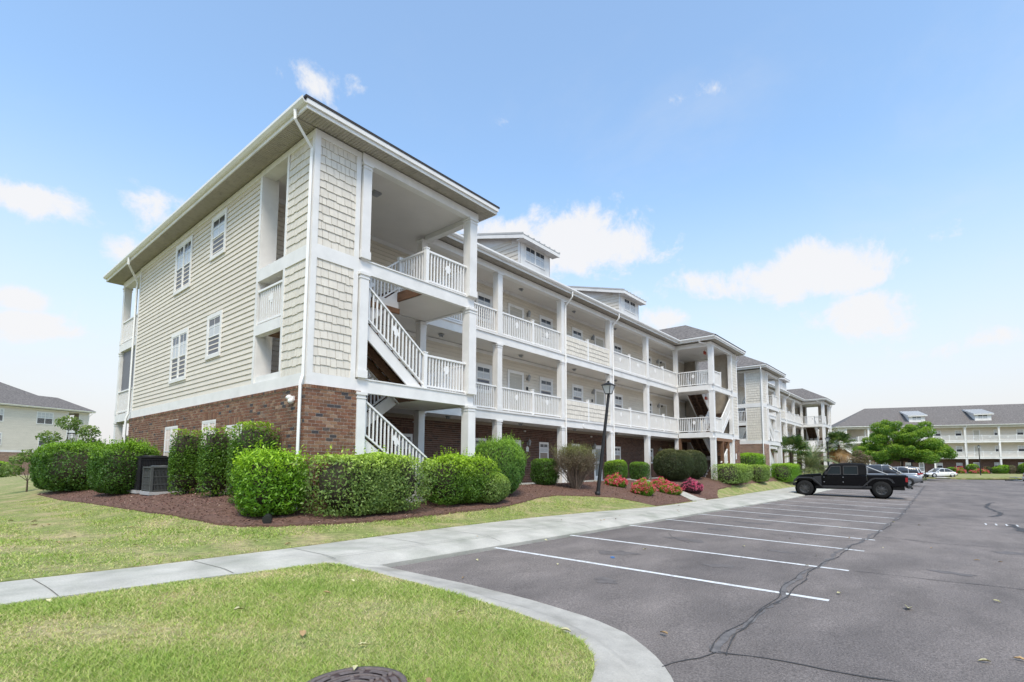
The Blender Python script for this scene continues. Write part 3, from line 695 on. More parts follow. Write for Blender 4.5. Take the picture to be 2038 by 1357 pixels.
    for fl in FL[1:]:
        for x0, x1, k in spec['up']:
            if k == 'w': window(root, 'window', (x0, YG-.018, 0), (1, 0, 0), (0, -1, 0), x1-x0, fl+.92, fl+2.14, detail=detail)
            else: door(root, (x0, YG-.018, 0), (1, 0, 0), (0, -1, 0), x1-x0, fl+.01, 2.13, detail)
    # gallery decks and roof edge
    panel(B, 'porch_slab', 'slab', .2, L-.2, YC-.35, YG-.021, -.25, .12)
    for z in FL[1:]:
        panel(B, 'gallery_deck', 'ceil', .13, L-.13, YC-.09, YG-.002, z-.30, z-.002)
        panel(B, 'gallery_fascia', 'white', T+.02, L-T-.02, YC-.13, YC-.091, z-.345, z-.04)
        panel(B, 'deck_ledge', 'white', T+.05, L-T-.05, YC-.17, YC-.05, z-.038, z+.03)
    b = MB(); b.box(T+.09, L-T-.09, YC-.12, YC+.12, 8.62, 8.86); b.objs('roof_beam', 'white', root)
    panel(B, 'porch_ceiling', 'ceil', T-.128, L-T+.128, YC-.1, YG-.012, 8.756, 8.801)
    xs = [T-.11]+list(cols)+[L-T+.11]
    for x in cols:
        for k, (z0, z1) in enumerate(((.12, 2.68), (3.06, 5.72), (6.10, 8.62))): column(B, x, YC-.02, z0, z1)
    for z in (FL[1]+.03, FL[2]+.03):
        for i in range(len(xs)-1):
            a, b = xs[i]+.14, xs[i+1]-.14; m = (a+b)/2
            if i == spec.get('solid', -1):
                post(B, m, YC-.06, z, 1.06)
                for p0, p1 in ((a, m-.055), (m+.055, b)):
                    pb = MB(); pb.box(p0, p1, YC-.085, YC-.03, z+.02, z+.90); pb.box(p0, p1, YC-.10, YC-.015, z+.90, z+.955); pp = pb.obj('guard_panel', 'white', root)
                    shakes(B, (p0, YC-.085, 0), (1, 0, 0), (0, -1, 0), p1-p0, z+.06, z+.90, pp, False)
            elif b-a > 3.7:
                post(B, m, YC-.06, z, 1.06); rail(B, (a, YC-.06), (m-.055, YC-.06), z); rail(B, (m+.055, YC-.06), (b, YC-.06), z)
            else: rail(B, (a, YC-.06), (b, YC-.06), z)
    stuff(B.rest.obj('balusters', 'vinyl', root))
    # eaves: fascia, gutters, soffits
    fa = MB(); o = OV; zf = ZS+.16
    def fbox(x0, x1, y0, y1): fa.box(x0, x1, y0, y1, ZS, zf)
    fbox(-o, -o+.03, -o+.031, DE+o); fbox(-o, T+o, -o, -o+.03); fbox(T+o-.03, T+o, -o+.031, YC-o); fbox(T+o, L-T-o, YC-o, YC-o+.03)
    fbox(L-T-o, L-T-o+.03, -o+.031, YC-o); fbox(L-T-o, L+o, -o, -o+.03); fbox(L+o-.03, L+o, -o+.031, DE+o); fbox(-o+.031, L+o-.031, DE+o-.03, DE+o)
    fa.objs('eave_fascia', 'white', root)
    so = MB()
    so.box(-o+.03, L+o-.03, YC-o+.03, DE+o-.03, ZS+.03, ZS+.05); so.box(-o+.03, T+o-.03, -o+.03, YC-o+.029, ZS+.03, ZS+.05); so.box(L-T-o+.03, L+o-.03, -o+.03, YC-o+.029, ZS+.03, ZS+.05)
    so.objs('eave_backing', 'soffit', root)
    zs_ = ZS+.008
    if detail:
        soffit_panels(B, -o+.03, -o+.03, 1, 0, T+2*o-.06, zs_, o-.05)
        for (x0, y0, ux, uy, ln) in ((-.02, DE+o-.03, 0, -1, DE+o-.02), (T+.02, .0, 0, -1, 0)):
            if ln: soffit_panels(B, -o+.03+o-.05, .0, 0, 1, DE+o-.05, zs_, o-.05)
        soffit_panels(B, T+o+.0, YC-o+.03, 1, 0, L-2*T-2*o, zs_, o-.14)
    for p0, p1, n in (((-o, DE+o), (-o, -o-.02), (-1, 0, 0)), ((T+o, YC-o), (L-T-o, YC-o), (0, -1, 0)), ((L-T-o, YC-o), (L-T-o, -o), (-1, 0, 0)), ((L+o, -o), (L+o, DE+o), (1, 0, 0))): gutter_run(B, p0, p1, n, ZS+.10)
    ed = MB()
    for x0, x1 in ((-o-.02, T+o+.02), (L-T-o-.02, L+o+.02)): ed.box(x0, x1, -o-.045, -o-.001, ZS+.09, ZS+.20)
    ed.objs('drip_edge', 'white', root)
    rf = MB(); e = .06
    def edge(x0, x1, y0, y1): rf.box(x0, x1, y0, y1, ZS+.205, ZS+.25)
    rf.mi = 1
    edge(-o-e, T+o+e, -o-e, -o+.1); edge(L-T-o-e, L+o+e, -o-e, -o+.1); edge(-o-e, -o+.1, -o+.1, DE+o); edge(T+o+e, L-T-o-e, YC-o-e, YC-o+.1)
    hip(rf, -o-e, L+o+e, YC-o-e, DE+o+e, ZS+.252)
    hip(rf, -o-e, T+o+e, -o-e, 9.5, ZS+.258); hip(rf, L-T-o-e, L+o+e, -o-e, 9.5, ZS+.258)
    rf.obj('roof', ['roof', 'drip'], root)
    for x0, x1 in dormers: dormer(B, x0, x1, detail)
    for mir in (None, L):
        f = (lambda x: x) if mir is None else (lambda x: L-x)
        s = MB(mirror=mir)
        s.tube([(-o-.06, -.10+.0, ZS+.1), (-o-.06, -.10, ZS-.12), (-.105, -.0, ZS-.55), (-.085, .03, ZS-.75), (-.085, .03, 2.95), (-.14, .02, 2.75), (-.14, .02, -.3)], .042, 4, False)
        s.obj('downspout', 'vinyl', root)
        s = MB(mirror=mir); s.tube([(-o-.06, DW-.6, ZS+.1), (-o-.06, DW-.6, ZS-.15), (-.1, DW+.12, ZS-.55), (-.085, DW+.16, ZS-.8), (-.085, DW+.16, 2.95), (-.14, DW+.2, 2.75), (-.14, DW+.2, -.3)], .042, 4, False); s.obj('downspout', 'vinyl', root)
        s = MB(mirror=mir); s.tube([(T+o+.06, .5, ZS+.10), (T+o+.06, .5, ZS-.10), (T+.05, .15, ZS-.18)], .04, 4, False); s.obj('downspout', 'vinyl', root)
    for x in spec.get('spouts', ()):
        s = MB(); s.tube([(x, YC-o-.06, ZS+.1), (x, YC-o-.06, ZS-.14), (x-.02, YC-.2, ZS-.5), (x-.02, YC-.19, ZS-.7), (x-.02, YC-.19, .1)], .042, 4, False); s.obj('downspout', 'vinyl', root)
    return B
SPEC_A = dict(end_high=[(7.92, 9.5, 6.80, 8.58), (5.11, 6.26, 7.22, 8.60), (7.82, 9.41, 3.68, 5.40), (5.06, 6.17, 4.09, 5.46)], end_low=[(8.15, 9.40, .55, 2.19), (5.0, 6.05, .95, 2.22), (3.2, 4.3, 1.0, 2.0)],
    up=[(1.75, 2.75, 'd'), (9.0, 10.0, 'w'), (11.03, 12.14, 'd'), (13.34, 14.4, 'w'), (16.12, 17.15, 'w'), (18.38, 19.45, 'd'), (20.5, 21.55, 'w'), (24.85, 25.6, 'w'), (26.7, 27.9, 'd')],
    low=[(5.2, 5.87, 1.0, 2.03, 'w'), (9.0, 9.72, 1.05, 2.03, 'w'), (11.08, 11.95, .1, 2.05, 'd'), (13.32, 14.06, 1.05, 2.02, 'w'), (16.06, 16.8, 1.05, 2.03, 'w'), (18.22, 19.06, .1, 2.02, 'd'), (20.45, 21.22, 1.05, 2.02, 'w'), (24.9, 25.6, 1.05, 2.02, 'w'), (27.0, 27.9, .1, 2.02, 'd')],
    solid=2, spouts=(13.47, 17.88))
LA = 31.73
A = apartment('apartment_building', 'large cream three storey apartment building with brick ground floor, filling the middle of the photo', (0, 0, 0), 0, True, LA, (8.95, 13.3, 17.73, 22.1), SPEC_A, dormers=((11.3, 13.5), (20.6, 22.85)))

SPEC_B = dict(end_high=[(7.92, 9.5, 6.80, 8.58), (5.11, 6.26, 7.22, 8.60), (7.82, 9.41, 3.68, 5.40), (5.06, 6.17, 4.09, 5.46)], end_low=[(8.15, 9.40, .75, 2.19)], up=SPEC_A['up'], low=SPEC_A['low'], solid=2, spouts=(13.47, 17.88))
apartment('apartment_building', 'second cream building further along, tan brick base, palms in front of its porch', (38.0, -.12, -.07), -.0073, False, LA, (8.95, 13.3, 17.73, 22.1), SPEC_B, brick='brick_tan', dormers=((11.3, 13.5), (20.6, 22.85)))
LC = 42.4
SPEC_C = dict(end_high=SPEC_A['end_high'], end_low=[(8.15, 9.40, .75, 2.19)], solid=9,
    up=[(6.2, 7.1, 'w'), (8.2, 9.2, 'd'), (12.0, 13.0, 'w'), (14.0, 15.0, 'd'), (17.1, 18.1, 'w'), (20.3, 21.4, 'w'), (23.1, 24.2, 'd'), (26.3, 27.2, 'w'), (29.7, 30.8, 'w'), (33.0, 34.0, 'd'), (35.5, 36.5, 'w')],
    low=[(6.2, 7.1, .95, 2.03, 'w'), (8.2, 9.1, .1, 2.03, 'd'), (12.0, 13.0, .95, 2.03, 'w'), (14.2, 15.1, .1, 2.03, 'd'), (17.1, 18.05, .95, 1.95, 'w'), (20.2, 21.15, .95, 1.95, 'w'), (22.85, 23.85, .1, 2.03, 'd'), (26.05, 26.95, .95, 2.03, 'w'), (29.6, 30.6, .95, 2.03, 'w'), (33, 34, .1, 2.03, 'd')], spouts=(21.5,))
apartment('apartment_building', 'distant building across the parking lot end, two dormers on its long grey roof', (111.06, 4.35, -.455), -1.2341, False, LC, (11.0, 16.4, 21.35, 26.5, 31.6), SPEC_C, brick='brick_dark', dormers=((12.9, 15.5), (23.4, 25.9)))
SPEC_D = dict(end_high=[(2.2, 3.9, 6.9, 8.3), (2.0, 3.7, 3.9, 5.3), (9.0, 10.6, 6.9, 8.3), (9.0, 10.6, 3.9, 5.3)], end_low=[(2.0, 3.4, .7, 2.0)], up=[], low=[], solid=9)
SPEC_D['end_high'] = [(4.6, 6.6, 6.72, 8.45), (4.2, 6.2, 3.62, 5.3), (10.2, 11.6, 6.72, 8.45), (10.2, 11.6, 3.62, 5.3)]; SPEC_D['end_low'] = [(3.4, 5.4, .6, 2.0)]
D_ = apartment('apartment_building', 'distant beige building at the far left beyond the clipped hedges, grey hipped roof', (0, 0, 0), 0, False, LA, (8.95, 13.3, 17.73, 22.1), SPEC_D, brick='brick_tan')
th = .42; D_.root.rotation_euler = (0, 0, th+PI/2)
pe = Vector((12.0, 88.8, -.16)); pl = Vector((0, DW, 0)); pl.rotate(Matrix.Rotation(th-PI/2, 3, 'Z')); 
D_.root.rotation_euler = (0, 0, th+PI/2)
pl = Matrix.Rotation(th+PI/2, 3, 'Z') @ Vector((0, 0, 0)); D_.root.location = pe-pl

# ------------------------------------------------------------------ fittings on the near building
R = A.root
def sconce(x, z, y=YG):
    m = MB(); m.box(x-.05, x+.05, y-.05, y-.012, z-.12, z+.02); m.lathe((x, y-.14, z-.02), [(.0, -.16), (.045, -.14), (.075, .06), (.085, .07), (.04, .14), (.012, .15), (.01, .2), (0, .205)], 6)
    m.tube([(x, y-.04, z-.08), (x, y-.14, z-.17)], .012, 5); m.obj('wall_lantern', 'grey', R)
for fl in (.12, 3.03, 6.07):
    for x in (12.42, 18.1, 26.45): sconce(x, fl+(1.95 if fl > 1 else 1.85), YG if fl > 1 else YG-.03)
for z, x in ((5.748, 6.6), (5.748, 11.2), (5.748, 15.4), (5.748, 19.6), (5.748, 23.6), (8.755, 11.2), (8.755, 15.4), (8.755, 19.6), (8.755, 23.6), (2.725, 7.0), (2.725, 11.2), (2.725, 15.4), (2.725, 19.6)):
    m = MB(); m.lathe((x, YC+.65, z), [(.0, 0), (.11, 0), (.11, -.025), (.06, -.03)], 14)
    for sx in (-.045, .045): m.lathe((x+sx, YC+.65, z), [(.035, -.03), (.04, -.09), (.0, -.092)], 8)
    m.obj('ceiling_light', 'grey', R)
m = MB(); m.box(2.30, 2.54, 1.05, 1.29, 8.70, 8.754); m.box(2.33, 2.51, 1.08, 1.26, 8.68, 8.70); m.obj('ceiling_vent', 'grey', R)
m = MB(); m.lathe((2.78, YG-.03, 7.62), [(0, -.06), (.06, -.055), (.085, -.01), (.085, .012)], 12, 'y'); m.obj('alarm_bell', 'black', R)
m = MB(); m.lathe((27.1, YG-.03, 8.05), [(0, -.06), (.06, -.055), (.085, -.01), (.085, .012)], 12, 'y'); m.obj('alarm_bell', 'black', R)
m = MB(); m.lathe((27.1, YG-.03, 5.0), [(0, -.06), (.06, -.055), (.085, -.01), (.085, .012)], 12, 'y'); m.obj('alarm_bell', 'black', R)
for z in (8.55, 5.45):
    m = MB(); m.box(28.0, 28.3, .9, 1.0, z-.12, z+.08); m.tube([(28.15, .95, z+.08), (28.15, .95, z+.2 if z > 8 else z+.26)], .012, 5); m.obj('exit_light', 'red', R)
for x in (12.42, 18.1):
    m = MB(); m.box(x-.09, x+.09, YG-.052, YG-.034, 1.55, 1.72); m.prism([(x-.09, 1.72), (x+.09, 1.72), (x, 1.82)], YG-.052, YG-.034); m.obj('house_number_plate', 'white', R)
for x in (12.42, 18.1):
    for fl in FL[1:]:
        m = MB(); m.box(x-.07, x+.07, YG-.03, YG-.018, fl+1.36, fl+1.52); m.obj('house_number_plate', 'black', R)
for x in (12.2, 17.9, 5.9):
    m = MB(); m.lathe((x, YG-.07, 2.45), [(0, -.02), (.06, 0), (.06, .05), (0, .06)], 10); m.obj('wall_speaker', 'white', R)
# oval name board on the deck edge, its carved letters too worn to read
m = MB((14.95, YC-.131, 0), (1, 0, 0), (0, -1, 0)); k = []
for i in range(24):
    a = 2*PI*i/24; k.append((.575+.575*math.copysign(abs(math.cos(a))**.45, math.cos(a)), 2.815+.125*math.copysign(abs(math.sin(a))**.6, math.sin(a))))
m.prism(k, 0, .018); pb = m.obj('name_board', 'white', R)
m = MB((14.95, YC-.131, 0), (1, 0, 0), (0, -1, 0))
for i in range(24):
    (xa, za), (xb, zb) = k[i], k[(i+1) % 24]; q = lambda x, z, f: (.575+(x-.575)*f, 2.815+(z-2.815)*(f*.98))
    A0, A1, B0, B1 = q(xa, za, .97), q(xa, za, .89), q(xb, zb, .97), q(xb, zb, .89)
    m.add([(A0[0], .019, A0[1]), (B0[0], .019, B0[1]), (B1[0], .019, B1[1]), (A1[0], .019, A1[1]), (A0[0], .028, A0[1]), (B0[0], .028, B0[1]), (B1[0], .028, B1[1]), (A1[0], .028, A1[1])], [(4, 5, 6, 7), (0, 1, 5, 4), (2, 3, 7, 6)])
m.obj('board_rim', 'white', pb)
# flood lamps, meter plate, exposed sheathing, temporary timber props
m = MB(); m.box(-.11, -.06, .40, .54, 2.40, 2.5); m.lathe((-.15, .47, 2.38), [(0, -.09), (.062, -.09), (.052, 0), (.022, .045), (0, .05)], 10, 'y'); m.lathe((-.15, .57, 2.47), [(0, -.09), (.062, -.09), (.052, 0), (.022, .045), (0, .05)], 10, 'y'); m.obj('flood_lamp', 'vinyl', R)
m = MB(); m.box(LA-1.0, LA-.82, -.10, -.075, 1.35, 1.75); m.obj('meter_plate', 'white', R)
for x, y in ((26.95, .05), (28.35, .05), (29.55, .05), (26.6, 2.2)):
    m = MB(); m.box(x-.09, x+.09, y-.09, y+.09, -.3, 2.5); m.obj('timber_post', 'wood', R)
for b in ((26.62, 30.3, -.03, .13, 2.505, 2.70), (26.5, 28.3, 2.12, 2.28, 2.505, 2.70)):
    m = MB(); m.box(*b); m.obj('timber_header', 'wood', R)
m = MB(); m.box(2.55, 3.37, 1.262, 1.27, 5.56, 5.78); m.obj('torn_sheathing', 'white', R)
m = MB(); m.box(2.0, 3.37, 1.20, 1.262, 5.40, 5.555); m.obj('exposed_joist', 'wood', R)
m = MB(); m.box(1.20, 1.215, -.05, 0, 8.62, 8.85); m.obj('open_joint', 'black', R)

# ------------------------------------------------------------------ ground
WALKTOP = [(-40, -2.75), (-4.88, -2.7), (-3.49, -2.75), (-1.33, -2.62), (.44, -2.4), (2.5, -2.24), (5.4, -2.1), (8.6, -2.28), (12.4, -2.68), (14.4, -2.62), (17.7, -2.45), (20.4, -2.35), (27.0, -1.75), (40, -1.7), (80, -1.7)]
ASPH_TOP = -4.42
def zW(x, y):                                   # walk: level across, kerb lip falls to the asphalt
    e = zA(x, ASPH_TOP); t = min(max((y-ASPH_TOP)/.60, 0), 1)
    return e+.006+.125*ss(t)
bp = bpy.data.meshes.new('ground'); bp.from_pydata([(-900, -900, -1.5), (900, -900, -1.5), (900, 900, -1.5), (-900, 900, -1.5)], [], [(0, 1, 2, 3)]); bp.materials.append(M['base']); struct(link('ground', bp))
KERB_IN = [(-1.82, -4.2), (-1.75, -5.4), (-1.73, -6.38), (-1.79, -7.61), (-1.88, -8.31), (-2.05, -8.75), (-2.27, -8.99), (-2.47, -9.12), (-2.75, -9.25), (-3.6, -9.5), (-6, -9.8), (-40, -9.9)]
KERB_OUT = [(-1.03, -4.63), (-.92, -6.31), (-.93, -7.32), (-1.04, -8.21), (-1.22, -8.72), (-1.52, -9.12), (-1.79, -9.38), (-2.2, -9.66), (-3.3, -10.05), (-6, -10.45), (-40, -10.6)]
EAST = [(93.0, -4.4), (94.3, -12.7), (99.5, -24), (108, -48)]
ASPH = [(-1.03, -4.66)]+[(80, -4.44)]+[EAST[0]]+EAST[1:]+[(108, -90), (-60, -90), (-60, -10.62)]+KERB_OUT[::-1][:-1]
struct(sheet('parking_lot', ASPH, zA, 1.4, 'asphalt', near=150))
WALK = [(80, -4.42), (-1.03, -4.42), (-1.03, -4.62), (-1.80, -4.20), (-3.0, -4.0), (-5.0, -3.95), (-40, -4.0)]+WALKTOP
struct(sheet('sidewalk', WALK, zW, .5, 'concrete', skirt=.2, near=45))
# kerb and gutter round the grass island
KI, KO = [Vector((*p, 0)) for p in KERB_IN], [Vector((*p, 0)) for p in KERB_OUT]
def resample(P, n, first):
    d = [0]
    for a, b in zip(P, P[1:]): d.append(d[-1]+(b-a).length)
    D = d[first]; out = []
    for i in range(n+1):
        t = D*i/n
        j = max(k for k in range(len(d)) if d[k] <= t+1e-9); j = min(j, len(P)-2)
        out.append(P[j].lerp(P[j+1], (t-d[j])/(d[j+1]-d[j])))
    return out
a_, b_ = resample(KI, 46, 10)+[KI[-1]], resample(KO, 46, 9)+[KO[-1]]
mb = MB(); prof = [(-.02, -.25), (-.01, .135), (.0, .14), (.22, .135), (.36, .10), (.5, .03), (1.0, .004)]
V = []
for p, q in zip(a_, b_):
    for t, h in prof:
        c = p.lerp(q, t); V.append((c.x, c.y, zA(c.x, c.y)+h))
n = len(prof); mb.add(V, [(i*n+j, i*n+j+1, (i+1)*n+j+1, (i+1)*n+j) for i in range(len(a_)-1) for j in range(n-1)], True)
struct(mb.obj('kerb', 'kerb'))
# joints in the concrete
jm = []
for (x0, y0), (x1, y1) in (((-4.63, -2.72), (-4.58, -3.95)), ((-2.99, -2.72), (-2.92, -3.99)), ((-1.51, -2.64), (-1.5, -4.0)), ((-1.5, -3.86), (16, -3.84)), ((.3, -2.45), (.3, -3.85)), ((1.9, -2.3), (1.9, -4.38)), ((3.6, -2.2), (3.6, -3.85)), ((5.2, -2.15), (5.2, -4.38)), ((7.4, -2.25), (7.4, -3.85)), ((9.2, -2.4), (9.2, -4.38)), ((12.2, -2.7), (12.2, -4.38)), ((15.2, -2.65), (15.2, -4.38)), ((-6.3, -2.74), (-6.25, -3.97)), ((18.2, -2.5), (18.2, -4.38)), ((22, -2.3), (22, -4.38))):
    m = MB(); d = Vector((x1-x0, y1-y0, 0)); L = d.length; u = d/L; w = Vector((-u.y, u.x, 0))*.005; k = max(2, int(L/.25))
    V = []; F = []
    for i in range(k+1):
        c = Vector((x0, y0, 0))+d*i/k+w*random.uniform(-.6, .6); z = zW(c.x, c.y)+.004; V += [(c.x-w.x, c.y-w.y, z), (c.x+w.x, c.y+w.y, z)]
    m.add(V, [(2*i, 2*i+1, 2*i+3, 2*i+2) for i in range(k)]); struct(m.obj('sidewalk_joint', 'joint'))
# painted bays
STR = [(1.44, -4.52, 1.67, -9.97), (3.95, -4.51, 4.1, -9.89), (6.8, -4.5, 6.75, -9.84), (9.15, -4.5, 8.95, -9.84), (11.8, -4.5, 11.4, -9.8), (14.3, -4.5, 13.9, -9.81), (17.0, -4.5, 16.5, -9.9), (20.1, -4.5, 19.5, -9.92), (23.4, -4.5, 22.8, -9.9), (26.9, -4.5, 26.3, -9.85)]
x = 29.7
while x < 79: STR.append((x, -4.5, x-.5, -9.85)); x += 2.75
for x0, y0, x1, y1 in STR:
    m = MB(); V = []; k = 40
    for i in range(k+1):
        t = i/k; xx = x0+(x1-x0)*t; yy = y0+(y1-y0)*t; h = .05+random.uniform(-.004, .004); z = zA(xx, yy)+.004
        V += [(xx-h, yy, z), (xx+h, yy, z)]
    m.add(V, [(2*i, 2*i+1, 2*i+3, 2*i+2) for i in range(k)]); struct(m.obj('parking_line', 'stripe'))
def crack(pts, w, lift=.006, name='asphalt_crack', m='patch'):
    P = [Vector((x, y, 0)) for x, y in pts]; Q = []
    for a, b in zip(P, P[1:]):
        k = max(1, int((b-a).length/.12))
        Q += [a.lerp(b, i/k) for i in range(k)]
    Q.append(P[-1]); mbk = MB(); V = []; ph = random.random()*9
    for i, c in enumerate(Q):
        d = (Q[min(i+1, len(Q)-1)]-Q[max(i-1, 0)]).normalized(); n_ = Vector((-d.y, d.x, 0))
        ww = w*(.35+.6*math.sin(i*.7+ph)**2*abs(math.sin(i*.13+ph))+random.uniform(-.15, .45)); c = c+n_*(random.uniform(-.6, .6)*w+.035*math.sin(i*.21+ph)+.02*math.sin(i*.57))
        for sgn in (-1, 1): q = c+n_*ww*sgn; V.append((q.x, q.y, zA(q.x, q.y)+lift))
    mbk.add(V, [(2*i, 2*i+1, 2*i+3, 2*i+2) for i in range(len(Q)-1)]); return struct(mbk.obj(name, m))
M['sealer_band'] = mat('worn_sealer_band', (.150, .138, .134), .9, .3, 9, .5, 90)
main = [(-1.13, -9.55), (-.47, -9.47), (.56, -9.46), (1.34, -9.46), (2.21, -9.42), (3.94, -9.41), (6.95, -9.5), (10.1, -9.7), (17.07, -9.85), (26.4, -9.8), (40, -9.8), (60, -9.8)]
crack(main, .045, .005, 'sealed_crack', 'sealer_band')
crack([(x, y-.05) for x, y in main], .013, .008); crack([(x, y+.04) for x, y in main[:6]], .008, .008)
crack([(-1.75, -9.3), (-1.61, -9.34), (-1.35, -9.5), (-1.13, -9.55)], .014); crack([(-1.13, -9.55), (-.94, -10.03), (-.84, -10.45), (-.73, -10.76), (-.6, -11.3)], .016)
crack([(4.1, -9.95), (4.31, -10.8), (4.43, -11.72), (4.5, -13)], .012); crack([(8.1, -7.57), (8.05, -8.3), (7.95, -8.94), (8.6, -9.6)], .014); crack([(9.85, -9.74), (9.53, -11.03), (10.14, -12.5), (10.3, -14)], .014)
crack([(14.5, -9.9), (14.2, -12), (14.4, -14.5)], .016); crack([(19, -10), (18.6, -12.5), (18.9, -15)], .02); crack([(5.0, -6.9), (5.6, -6.2), (6.1, -5.9), (7.2, -5.6)], .008)
crack([(33, -13.3), (29, -12.8), (26, -12.9), (24, -13.1), (21, -12.6)], .09, .006, 'sealed_crack', 'patch')
crack([(17.6, -12.9), (16.8, -12.8), (15.9, -12.9), (15.0, -12.95), (14.3, -13.2)], .13, .006, 'sealed_crack', 'patch')
for i in range(5):
    x = 16.9+.14*i-.06*i*i*.2; y = -12.2-.26*i; m = MB(); z = zA(x, y)+.011; m.box(x-.32, x+.18, y-.022, y+.022, z-.004, z+.004); struct(m.obj('painted_hatch', 'stripe'))
# oil drips and old patches in the bays
M['stain'] = mat('oil_stain', (.135, .118, .110), .75, .25, 6, speck=.15)
for x, y, r in ((2.7, -6.4, .34), (2.9, -8.2, .22), (5.4, -6.6, .38), (5.3, -8.6, .2), (8.0, -6.5, .36), (10.4, -6.7, .4), (12.9, -6.4, .35), (15.6, -6.6, .4), (18.6, -6.5, .4), (21.5, -6.6, .42), (5.2, -11.2, .24), (9.0, -12.2, .3), (.6, -7.4, .2)):
    m = MB(); k = 26; V = [(x, y, zA(x, y)+.0035)]
    for i in range(k):
        a = 2*PI*i/k; q = r*(1+.3*math.sin(a*2+x)+.22*math.sin(a*5+y)+random.uniform(-.12, .12)); V.append((x+q*math.cos(a)*.7, y+q*math.sin(a), zA(x+q*math.cos(a)*.7, y+q*math.sin(a))+.0035))
    m.add(V, [(0, i+1, (i+1) % k+1) for i in range(k)]); struct(m.obj('oil_stain', 'stain'))
# lawns
MUL = [(-2.35, 15.2), (-2.4, 10.65), (-2.23, 7.55), (-2.16, 4.83), (-2.11, 2.59), (-1.95, .92), (-1.75, -.1), (-1.5, -.6), (-1.0, -.95), (-.09, -1.2), (.8, -1.25), (1.63, -1.25), (2.86, -1.15), (4.11, -1.05), (5.25, -1.0), (6.15, -.85), (7.27, -.55), (8.23, -.25), (9.45, -.1), (11.2, -.55), (12.3, -.95), (12.7, -1.72), (12.44, -2.66), (14.4, -2.6), (16.43, -2.44), (17.3, -1.9), (17.62, -1.48), (18.89, -1.47), (18.7, -2.0), (18.2, -2.40), (20.3, -2.35), (22, -1.7), (23.89, -1.1), (25.96, -1.0), (29.37, -1.35), (36.95, -1.4), (44.3, -1.55), (50, -1.5)]
MBED = MUL+[(50, 1.6), (37.9, 1.9), (37.8, 4), (31.9, 4), (31.95, 2.1), (.1, 2.1), (.05, 15.2)]
def zL(x, y): return zG(x, y)
def zlawn(x, y):
    # meets the walk edge, then rises to the buildings
    yw = np.interp(x, [p[0] for p in WALKTOP], [p[1] for p in WALKTOP]); e = zW(x, yw)+.012
    t = ss((y-yw)/1.2); return e*(1-t)+zG(x, y)*t
BACK = [(80, 60), (62, 250), (-300, 250), (-300, -2.76)]
LAWN = WALKTOP+BACK
struct(sheet('lawn', LAWN, lambda x, y: zlawn(x, y)-.0, 1.1, 'lawn', skirt=.1, near=110))
def zM(x, y): return zlawn(x, y)+.035
struct(sheet('mulch_bed', MBED, zM, .3, 'mulch', skirt=.12, near=60))
ISL = [(-40, -4.05), (-5.0, -4.0), (-3.0, -4.05), (-1.84, -4.24)]+KERB_IN[1:]
def zI(x, y):
    e = zA(x, y)+.145; yw = -4.05; t = ss((yw-y)/.8); return (zW(x, yw)+.012)*(1-t)+e*t
struct(sheet('grass_island', ISL, zI, .5, 'lawn', skirt=.05, near=60))
struct(sheet('far_lawn', [(93.2, -4.4), (94.5, -12.7), (99.7, -24), (108.2, -48), (140, -60), (180, 40), (80.1, 40), (80.1, -4.4)], lambda x, y: -.93+.42*ss((x-94)/12), 3, 'lawn', skirt=.2))
struct(sheet('tree_island', [(80.3, -4.35), (92.9, -4.38), (93.6, -9.2), (84, -9.6), (81, -9.0), (80.2, -7.5)], lambda x, y: zA(x, y)+.14, 1.5, 'lawn', skirt=.3))
struct(sheet('far_path', [(-40, 17.0), (-3.6, 16.2), (-3.4, 17.3), (-40, 18.4)], lambda x, y: zlawn(x, y)+.03, 1.5, 'concrete', skirt=.05))
struct(sheet('far_walk', [(94.0, -10.6), (94.25, -12.3), (105.5, -9.8), (105.0, -8.2)], lambda x, y: -.91+.42*ss((x-94)/12), 1.5, 'concrete', skirt=.05))
struct(sheet('ramp_walk', [(16.44, -2.50), (18.2, -2.46), (18.85, -1.52), (19.6, -.4), (20.5, 2.1), (19.2, 2.1), (18.4, -.2), (17.66, -1.45), (17.3, -1.95)], lambda x, y: zM(x, y)+.02, .4, 'concrete', skirt=.08))

# ------------------------------------------------------------------ leaves and grass
def leafmesh(name, P, N, size, m, tip=None, asp=.45, up=0.0, fold=.25, flat=0.5):
    P = np.asarray(P, float); n = len(P); Rv = rng.normal(size=(n, 3)); Nn = np.asarray(N, float)*flat+rng.normal(size=(n, 3))*(1-flat); Nn /= np.linalg.norm(Nn, axis=1)[:, None]+1e-9
    Tt = np.cross(Nn, Rv); Tt[:, 2] += up; Tt /= np.linalg.norm(Tt, axis=1)[:, None]+1e-9
    Bt = np.cross(Nn, Tt); Bt /= np.linalg.norm(Bt, axis=1)[:, None]+1e-9
    s = (np.ones(n)*size)*rng.uniform(.65, 1.25, n); s = s[:, None]
    v = np.stack([P-Tt*s*.5, P+Bt*s*asp*.5+Nn*s*fold*.3, P+Tt*s*.5, P-Bt*s*asp*.5+Nn*s*fold*.3], 1).reshape(-1, 3)
    me = bpy.data.meshes.new(name); me.vertices.add(4*n); me.vertices.foreach_set('co', v.ravel())
    me.loops.add(4*n); me.loops.foreach_set('vertex_index', np.arange(4*n)); me.polygons.add(n); me.polygons.foreach_set('loop_start', np.arange(n)*4); me.polygons.foreach_set('loop_total', np.full(n, 4))
    me.update(calc_edges=True)
    at = me.attributes.new('tip', 'FLOAT', 'FACE'); at.data.foreach_set('value', np.clip(tip if tip is not None else np.zeros(n), 0, 1))
    me.materials.append(M[m]); return me
